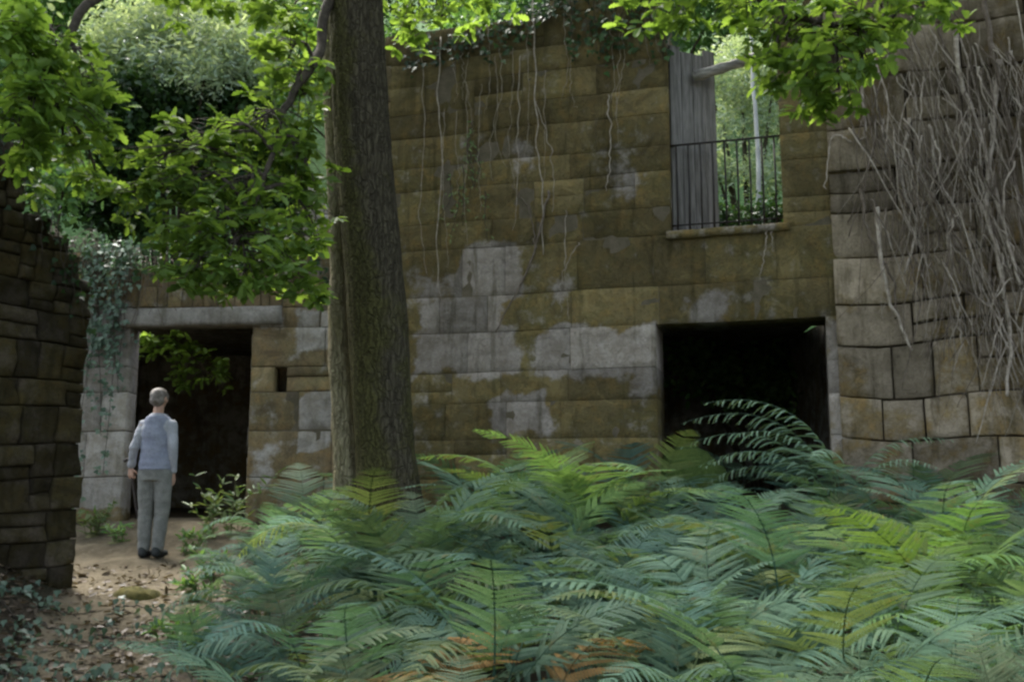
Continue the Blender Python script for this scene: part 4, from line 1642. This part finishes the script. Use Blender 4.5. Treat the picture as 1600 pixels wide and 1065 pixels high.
# weeds by the doorway
def weed(name, u, v, Y, n, h, mat, label, seed, kind='lance'):
    rg = np.random.default_rng(seed)
    b = at(u, v, Y)
    z0 = ground_z(b.x, b.y)
    mb = MB()
    P, X, N, S = [], [], [], []
    mb.ball((b.x, b.y, z0 - .03), (.12, .10, .05), 10, 6)
    for i in range(n):
        a = rg.random() * 6.28
        le = h * rg.uniform(.5, 1.1)
        d = Vector((math.cos(a) * .55, math.sin(a) * .55, 1)).normalized()
        r0 = Vector((b.x + .05 * rg.normal(), b.y + .04 * rg.normal(), z0 - .02))
        c = curve([r0, r0 + d * le * .5 + Vector((0, 0, .05)), r0 + d * le + Vector((0, 0, -.05))], 8, .01, i)
        mb.tube(c, [.005 - .0035 * k / 7 for k in range(8)], 4)
        for k in range(13):
            j = int(rg.integers(1, 8))
            P.append(np.array(c[j]))
            X.append(np.array(d) * .5 + rg.normal(size=3) * np.array([.8, .8, .3]))
            N.append(np.array([0, -.3, 1]) + rg.normal(size=3) * .3)
            S.append(rg.uniform(.06, .13) * (h / .5) ** .5)
    o = tag(mb.build(name, M['fern_stem']), label, 'weed')
    link('leaves', leaves_mesh('leaves', P, X, N, S, kind), M[mat], o)


weed('weed', 150, 790, 10.9, 12, .45, 'weed', 'green weeds at the foot of the pale wall behind the person', 71)
weed('weed', 182, 815, 10.6, 8, .3, 'mid_leaf', 'low green weed on the earth at the left of the person', 75)
weed('weed', 325, 815, 10.8, 7, .75, 'weed', 'tall pale leaved weed at the right side of the doorway', 72)
weed('weed', 365, 800, 10.9, 8, .85, 'weed', 'upright grey green weed by the right door jamb beside the ferns', 73)
weed('weed', 300, 840, 10.2, 12, .35, 'mid_leaf', 'low leafy weed at the edge of the ferns right of the person', 74)
for i, (u, v, Y, h) in enumerate([(330, 880, 9.0, .35), (310, 930, 8.0, .35), (270, 1000, 6.6, .3), (300, 1045, 6.0, .35)]):
    weed('weed', u, v, Y, 12, h, 'mid_leaf', ['bushy weed on the right edge of the path just below the person', 'bushy weed on the path edge near the moss cushion', 'leafy weed on the right path edge near the leaf litter', 'leafy weed at the very front of the path edge'][i], 80 + i)

# moss cushions on the path edge
def cushion(u, v, Y, r, label, seed):
    b = at(u, v, Y)
    z0 = ground_z(b.x, b.y)
    mb = MB()
    V, F = [], []
    na, nr = 28, 9
    for i in range(nr + 1):
        f = i / nr
        for k in range(na):
            a = 6.283 * k / na
            rr = r * f * (1 + .25 * n3(math.cos(a), math.sin(a), seed))
            x, y = b.x + rr * 1.3 * math.cos(a), b.y + rr * math.sin(a)
            z = z0 - .03 + r * .75 * math.sqrt(max(0, 1 - f * f)) * (1 + .5 * n3(x, y, seed, 7)) + .03 * n3(x, y, seed, 22)
            V.append((x, y, z))
    for i in range(nr):
        for k in range(na):
            F.append((i * na + k, i * na + (k + 1) % na, (i + 1) * na + (k + 1) % na, (i + 1) * na + k))
    mb.add(V, F)
    tag(mb.build('moss_cushion', M['moss']), label, 'moss')


def boulder(c, r, label, seed):
    mb = MB()
    mb.ball(c, r, 26, 18)
    mb.v = [tuple(Vector(p) + (Vector(p) - c).normalized() * (.10 * n3(p[0], p[1], p[2] + seed, 3) + .03 * n3(p[0], p[1], p[2], 14))) for p in mb.v]
    tag(mb.build('mossy_rock', M['green_moss']), label, 'rock')


M['green_moss'] = simple_mat('green_moss', (.045, .075, .014), (.08, .12, .03), 22, .95, .9)
q_ = P_MAIN.p(lw0 + .28, .45, .62)
boulder(Vector((q_.x, q_.y, .72)), (.40, .28, .42), 'green moss covered rock in the lower left corner of the dark window', 3)
cushion(212, 925, 8.2, .16, 'rounded yellow green moss cushion on the path', 1.3)

# leaf litter
def litter():
    rg = np.random.default_rng(4)
    P, X, N, S = [], [], [], []
    for i in range(5200):
        y = rg.uniform(4.2, 9.6)
        x = rg.uniform(-.56 * y, -.10 * y)
        pathc = interp(y, [4, 6, 8, 9.5], [-2.0, -2.45, -2.95, -3.4])
        if y > 7.2 and abs(x - pathc) < .8 and rg.random() < .4:
            continue
        P.append((x, y, ground_z(x, y) + .012 + .02 * rg.random()))
        X.append(rg.normal(size=3) * np.array([1, 1, .3]))
        N.append(np.array([0, 0, 1]) + rg.normal(size=3) * .4)
        S.append(rg.uniform(.035, .085))
    tag(link('leaf_litter', leaves_mesh('leaf_litter', P, X, N, S, 'oval'), M['dry_leaf']), 'fallen brown leaves', None, None, 'stuff')


litter()
# small trailing ground ivy at bottom left
st = []
for i in range(44):
    y = ivr.uniform(4.8, 7.8)
    x = ivr.uniform(-.54, -.38) * y
    pp = []
    for k in range(4):
        pp.append(Vector((x, y, ground_z(x, y) + .02)))
        x += ivr.uniform(-.1, .25)
        y += ivr.uniform(-.25, .1)
    st.append(pp)
ivy('ground_ivy', st, 40, .06, 'ivy_leaf', 'small dark ivy trailing over the ground below the dark left wall', seed=12, spread=.04, out=(0, 0, 1))

# ------------------------------------------------------------------ person
def remesh(mb, name, mat, parent, voxel, smooth_it=6, wrinkle=0.0, fac=.5):
    me = mb.mesh(name)
    o = bpy.data.objects.new(name, me)
    COL.objects.link(o)
    r = o.modifiers.new('r', 'REMESH')
    r.mode = 'VOXEL'
    r.voxel_size = voxel
    s = o.modifiers.new('s', 'SMOOTH')
    s.factor = fac
    s.iterations = smooth_it
    dg = bpy.context.evaluated_depsgraph_get()
    ne = bpy.data.meshes.new_from_object(o.evaluated_get(dg))
    bpy.data.objects.remove(o)
    if wrinkle:
        for v in ne.vertices:
            c = v.co
            k = n3(c.x * 14, c.y * 14, c.z * 9, 1) * .6 + n3(c.x * 4 + 3, c.y * 4, c.z * 22, 1) * .6
            v.co = c + v.normal * wrinkle * k
    ne.polygons.foreach_set('use_smooth', [True] * len(ne.polygons))
    ne.name = name
    ne.materials.clear()
    for m in (mat if isinstance(mat, (list, tuple)) else [mat]):
        ne.materials.append(m)
    return link(name, ne, None, parent)


M['skin'] = simple_mat('skin', (.42, .26, .19), (.50, .32, .24), 18, .55, .1)
M['hair'] = simple_mat('grey_hair', (.11, .095, .08), (.27, .245, .22), 16, .7, .5)
M['eye'] = simple_mat('eye_dark', (.02, .015, .012), (.03, .02, .02), 10, .3, 0)
M['lip'] = simple_mat('lips', (.32, .14, .11), (.36, .17, .14), 10, .5, 0)
M['shirt'] = simple_mat('pale_shirt', (.29, .305, .335), (.37, .385, .415), 12, .9, .3)
M['vest'] = simple_mat('blue_grey_vest', (.20, .22, .28), (.27, .295, .36), 7, .9, .4)
M['trousers'] = simple_mat('grey_trousers', (.15, .155, .14), (.215, .22, .20), 14, .9, .3)
M['shoe'] = simple_mat('dark_shoe', (.02, .022, .022), (.04, .045, .042), 14, .7, .3)
M['pack'] = simple_mat('navy_nylon', (.012, .018, .03), (.025, .033, .05), 14, .7, .3)
M['stick'] = simple_mat('dark_stick', (.02, .016, .013), (.04, .032, .025), 20, .6, .3)

pxy = at(236, 872, 10.1)
pz = ground_z(pxy.x, pxy.y) + .012
person = empty('person', (pxy.x, pxy.y, pz), R(180 - 6))
person.scale = (.96, .96, .955)
tag(person, 'person in blue grey vest and grey trousers seen from behind, facing the doorway', 'person')
# local -y is where the person looks (into the doorway)
SHL, ELL, WRL = Vector((.155, .0, 1.385)), Vector((.225, .05, 1.15)), Vector((.285, -.02, .945))
SHR, ELR, WRR = Vector((-.158, .0, 1.385)), Vector((-.200, .04, 1.14)), Vector((-.180, -.03, .89))
HPL, KNL, ANL = Vector((-.09, 0, .90)), Vector((-.088, -.015, .49)), Vector((-.075, .02, .09))
HPR, KNR, ANR = Vector((.09, 0, .90)), Vector((.09, -.01, .49)), Vector((.075, .02, .09))

bd = MB()
bd.loft([((0, 0, .86), .13, .10), ((0, 0, .95), .155, .115), ((0, 0, 1.08), .14, .10), ((0, 0, 1.25), .155, .105), ((0, .0, 1.38), .165, .105), ((0, .01, 1.46), .12, .08), ((0, .012, 1.50), .06, .06)])
bd.capsule((0, .015, 1.46), (0, -.002, 1.58), .056, .052)
# head, tilted slightly back: skull, jaw, chin
bd.ball((0, .012, 1.685), (.075, .092, .092), 20, 14)
bd.ball((0, -.025, 1.640), (.062, .066, .075), 18, 12)
bd.ball((0, -.062, 1.598), (.034, .028, .026), 14, 10)
bd.ball((0, -.083, 1.690), (.052, .02, .020), 12, 8)      # brow
bd.capsule((0, -.088, 1.682), (0, -.108, 1.648), .009, .014)   # nose
bd.ball((-.011, -.098, 1.646), .010, 8, 6)
bd.ball((.011, -.098, 1.646), .010, 8, 6)
bd.ball((0, -.082, 1.620), (.025, .012, .009), 10, 6)
for sx in (-1, 1):
    bd.ball((sx * .045, -.062, 1.655), (.024, .022, .020), 10, 8)   # cheeks
    bd.ball((sx * .076, .008, 1.665), (.010, .02, .032), 10, 8)     # ears
for (s_, e_, w_) in ((SHL, ELL, WRL), (SHR, ELR, WRR)):
    bd.capsule(s_, e_, .052, .040)
    bd.capsule(e_, w_, .040, .027)
for (h_, k_, a_) in ((HPL, KNL, ANL), (HPR, KNR, ANR)):
    bd.capsule(h_, k_, .085, .055)
    bd.capsule(k_, a_, .055, .036)
    bd.capsule(a_ + Vector((0, .02, -.045)), a_ + Vector((0, -.14, -.055)), .035, .028)


def hand(w, palm_dir, fwd, curl, sx):
    """palm hanging from wrist w; fingers along palm_dir curling towards fwd"""
    pd, fd = palm_dir.normalized(), fwd.normalized()
    side = pd.cross(fd).normalized()
    pc = w + pd * .05
    for k in range(4):
        o_ = side * (k - 1.5) * .019
        bd.capsule(w + pd * .015 + o_ * .6, w + pd * .088 + o_, .014, .0115, 10)
        L = (.036, .042, .039, .030)[k]
        p = w + pd * .092 + o_
        d = pd.copy()
        for j in range(3):
            a = curl * (.6 + .35 * j)
            d2 = (pd * math.cos(a * (j + 1) * .6) + fd * math.sin(a * (j + 1) * .6)).normalized()
            q = p + d2 * L * (1 - .22 * j)
            bd.capsule(p, q, .0095 - .0008 * j, .0088 - .0008 * j, 8)
            p = q
    t0 = w + pd * .03 - side * .024 * sx
    t1 = t0 + (pd * .5 - side * .6 * sx + fd * .5).normalized() * .042
    t2 = t1 + (pd * .8 + fd * .7).normalized() * .032
    bd.capsule(t0, t1, .013, .011, 8)
    bd.capsule(t1, t2, .011, .009, 8)


hand(WRL, Vector((.05, -.12, -1)), Vector((-.35, -1, 0)), 1.5, -1)
hand(WRR, Vector((.02, -.1, -1)), Vector((1, -.2, 0)), .55, 1)
body = remesh(bd, 'body', [M['skin'], M['eye'], M['lip']], None, .0055, 3)
me = body.data
for p in me.polygons:
    c = p.center
    if c.y < -.06 and abs(abs(c.x) - .029) < .013 and abs(c.z - 1.674) < .0065:
        p.material_index = 1
    elif c.y < -.078 and abs(c.x) < .023 and abs(c.z - 1.619) < .007:
        p.material_index = 2
body.parent = person

hb = MB()
hb.ball((0, .028, 1.705), (.083, .093, .084), 20, 14)
hb.ball((0, .05, 1.66), (.078, .07, .08), 16, 12)
hb.ball((0, -.055, 1.752), (.056, .04, .026), 14, 10)
for sx in (-1, 1):
    hb.ball((sx * .074, -.02, 1.70), (.014, .026, .04), 10, 8)
remesh(hb, 'hair', M['hair'], person, .008, 2, .012)

sb = MB()
sb.loft([((0, 0, 1.0), .165, .12), ((0, 0, 1.2), .165, .115), ((0, 0, 1.36), .185, .115), ((0, .005, 1.43), .165, .10), ((0, .01, 1.475), .12, .085), ((0, .012, 1.515), .068, .066)])
for (s_, e_, w_) in ((SHL, ELL, WRL), (SHR, ELR, WRR)):
    sb.capsule(s_, e_, .060, .050)
    sb.capsule(e_, e_.lerp(w_, .92), .050, .040)
remesh(sb, 'shirt', M['shirt'], person, .009, 4, .011)
vb = MB()
vb.loft([((0, 0, .915), .178, .132), ((0, 0, 1.0), .176, .13), ((0, 0, 1.15), .166, .124), ((0, 0, 1.30), .170, .125), ((0, .0, 1.38), .160, .122), ((0, .006, 1.44), .150, .108), ((0, .01, 1.475), .125, .096), ((0, .015, 1.492), .09, .078)], 28)
remesh(vb, 'vest', M['vest'], person, .009, 3, .011)
# open collar of the shirt
cb = MB()
for sx in (-1, 1):
    cb.add([Vector((sx * .012, -.118, 1.40)), Vector((sx * .052, -.098, 1.485)), Vector((sx * .072, -.05, 1.515)), Vector((sx * .09, -.085, 1.44)),
            Vector((sx * .012, -.110, 1.40)), Vector((sx * .052, -.090, 1.485)), Vector((sx * .072, -.042, 1.515)), Vector((sx * .09, -.077, 1.44))],
           [(0, 1, 2, 3), (7, 6, 5, 4), (0, 4, 5, 1), (1, 5, 6, 2), (2, 6, 7, 3), (3, 7, 4, 0)])
cb.build('collar', M['shirt'], person, False)
tb = MB()
tb.loft([((0, 0, .80), .155, .12), ((0, 0, .92), .168, .125), ((0, 0, .975), .160, .12)])
for (h_, k_, a_) in ((HPL, KNL, ANL), (HPR, KNR, ANR)):
    tb.capsule(h_ - Vector((0, 0, .03)), k_, .098, .078)
    tb.capsule(k_, a_ + Vector((0, 0, .02)), .078, .066)
remesh(tb, 'trousers', M['trousers'], person, .010, 4, .007)
for a_ in (ANL, ANR):
    f = MB()
    f.capsule(a_ + Vector((0, .035, -.045)), a_ + Vector((0, -.15, -.052)), .045, .036)
    f.capsule(a_ + Vector((0, .03, -.03)), a_ + Vector((0, .02, .03)), .046, .044)
    f.ball(a_ + Vector((0, -.14, -.05)), (.047, .06, .036), 14, 10)
    remesh(f, 'shoe', M['shoe'], person, .008, 3)

# the stick is a thing of its own
gc = WRL + Vector((.05, -.12, -1)).normalized() * .10 + Vector((-.35, -1, 0)).normalized() * .022
ax = Vector((-.26, .10, -1)).normalized()
sk = MB()
sk.tube([gc - ax * .17, gc - ax * .10, gc, gc + ax * .3, gc + ax * .82], [.021, .020, .018, .017, .012], 10)
sk.tube([gc - ax * .165 + Vector((.07, 0, .0)), gc - ax * .175 + Vector((.03, 0, .012)), gc - ax * .17 + Vector((-.03, 0, .005))], [.015, .018, .014], 8)
stick = sk.build('walking_stick', M['stick'])
stick.location = person.location
stick.rotation_euler = person.rotation_euler
stick.scale = person.scale
tag(stick, 'dark walking stick held slanting in the hand of the person', 'walking stick')

# ------------------------------------------------------------------ light, world, camera
SUN_EL, SUN_AZ = R(58), R(-40)      # azimuth measured from +y towards +x
w = bpy.data.worlds.new('World')
scene.world = w
w.use_nodes = True
nt = w.node_tree
bg = nt.nodes['Background']
sky = nt.nodes.new('ShaderNodeTexSky')
sky.sky_type = 'NISHITA'
sky.sun_disc = False
sky.sun_elevation = SUN_EL
sky.sun_rotation = SUN_AZ
sky.air_density = 1.0
sky.dust_density = 3.0
hs = nt.nodes.new('ShaderNodeHueSaturation')
hs.inputs['Saturation'].default_value = .6
nt.links.new(sky.outputs[0], hs.inputs['Color'])
nt.links.new(hs.outputs[0], bg.inputs['Color'])
bg.inputs['Strength'].default_value = .13

sl = bpy.data.lights.new('sun', 'SUN')
sl.energy = 2.2
sl.angle = R(25)
sl.color = (1, .96, .9)
so = bpy.data.objects.new('sun', sl)
COL.objects.link(so)
dirv = Vector((math.sin(SUN_AZ) * math.cos(SUN_EL), math.cos(SUN_AZ) * math.cos(SUN_EL), math.sin(SUN_EL)))
so.rotation_euler = (-dirv).to_track_quat('-Z', 'Y').to_euler()
so.location = (0, 0, 30)

cam = bpy.data.cameras.new('camera')
cam.sensor_width = 36
cam.lens = 36 * FPX / 1600
cam.clip_end = 500
cam.clip_start = .05
co = bpy.data.objects.new('camera', cam)
COL.objects.link(co)
co.location = CAM
co.rotation_euler = (math.pi / 2 + PITCH, 0, 0)
scene.camera = co

scene.view_settings.view_transform = 'Standard'
scene.view_settings.look = 'None'
scene.view_settings.exposure = 2.05
scene.view_settings.gamma = 1
scene.cycles.max_bounces = 6
scene.cycles.diffuse_bounces = 3
scene.cycles.use_denoising = True
scene.cycles.filter_width = 2.5
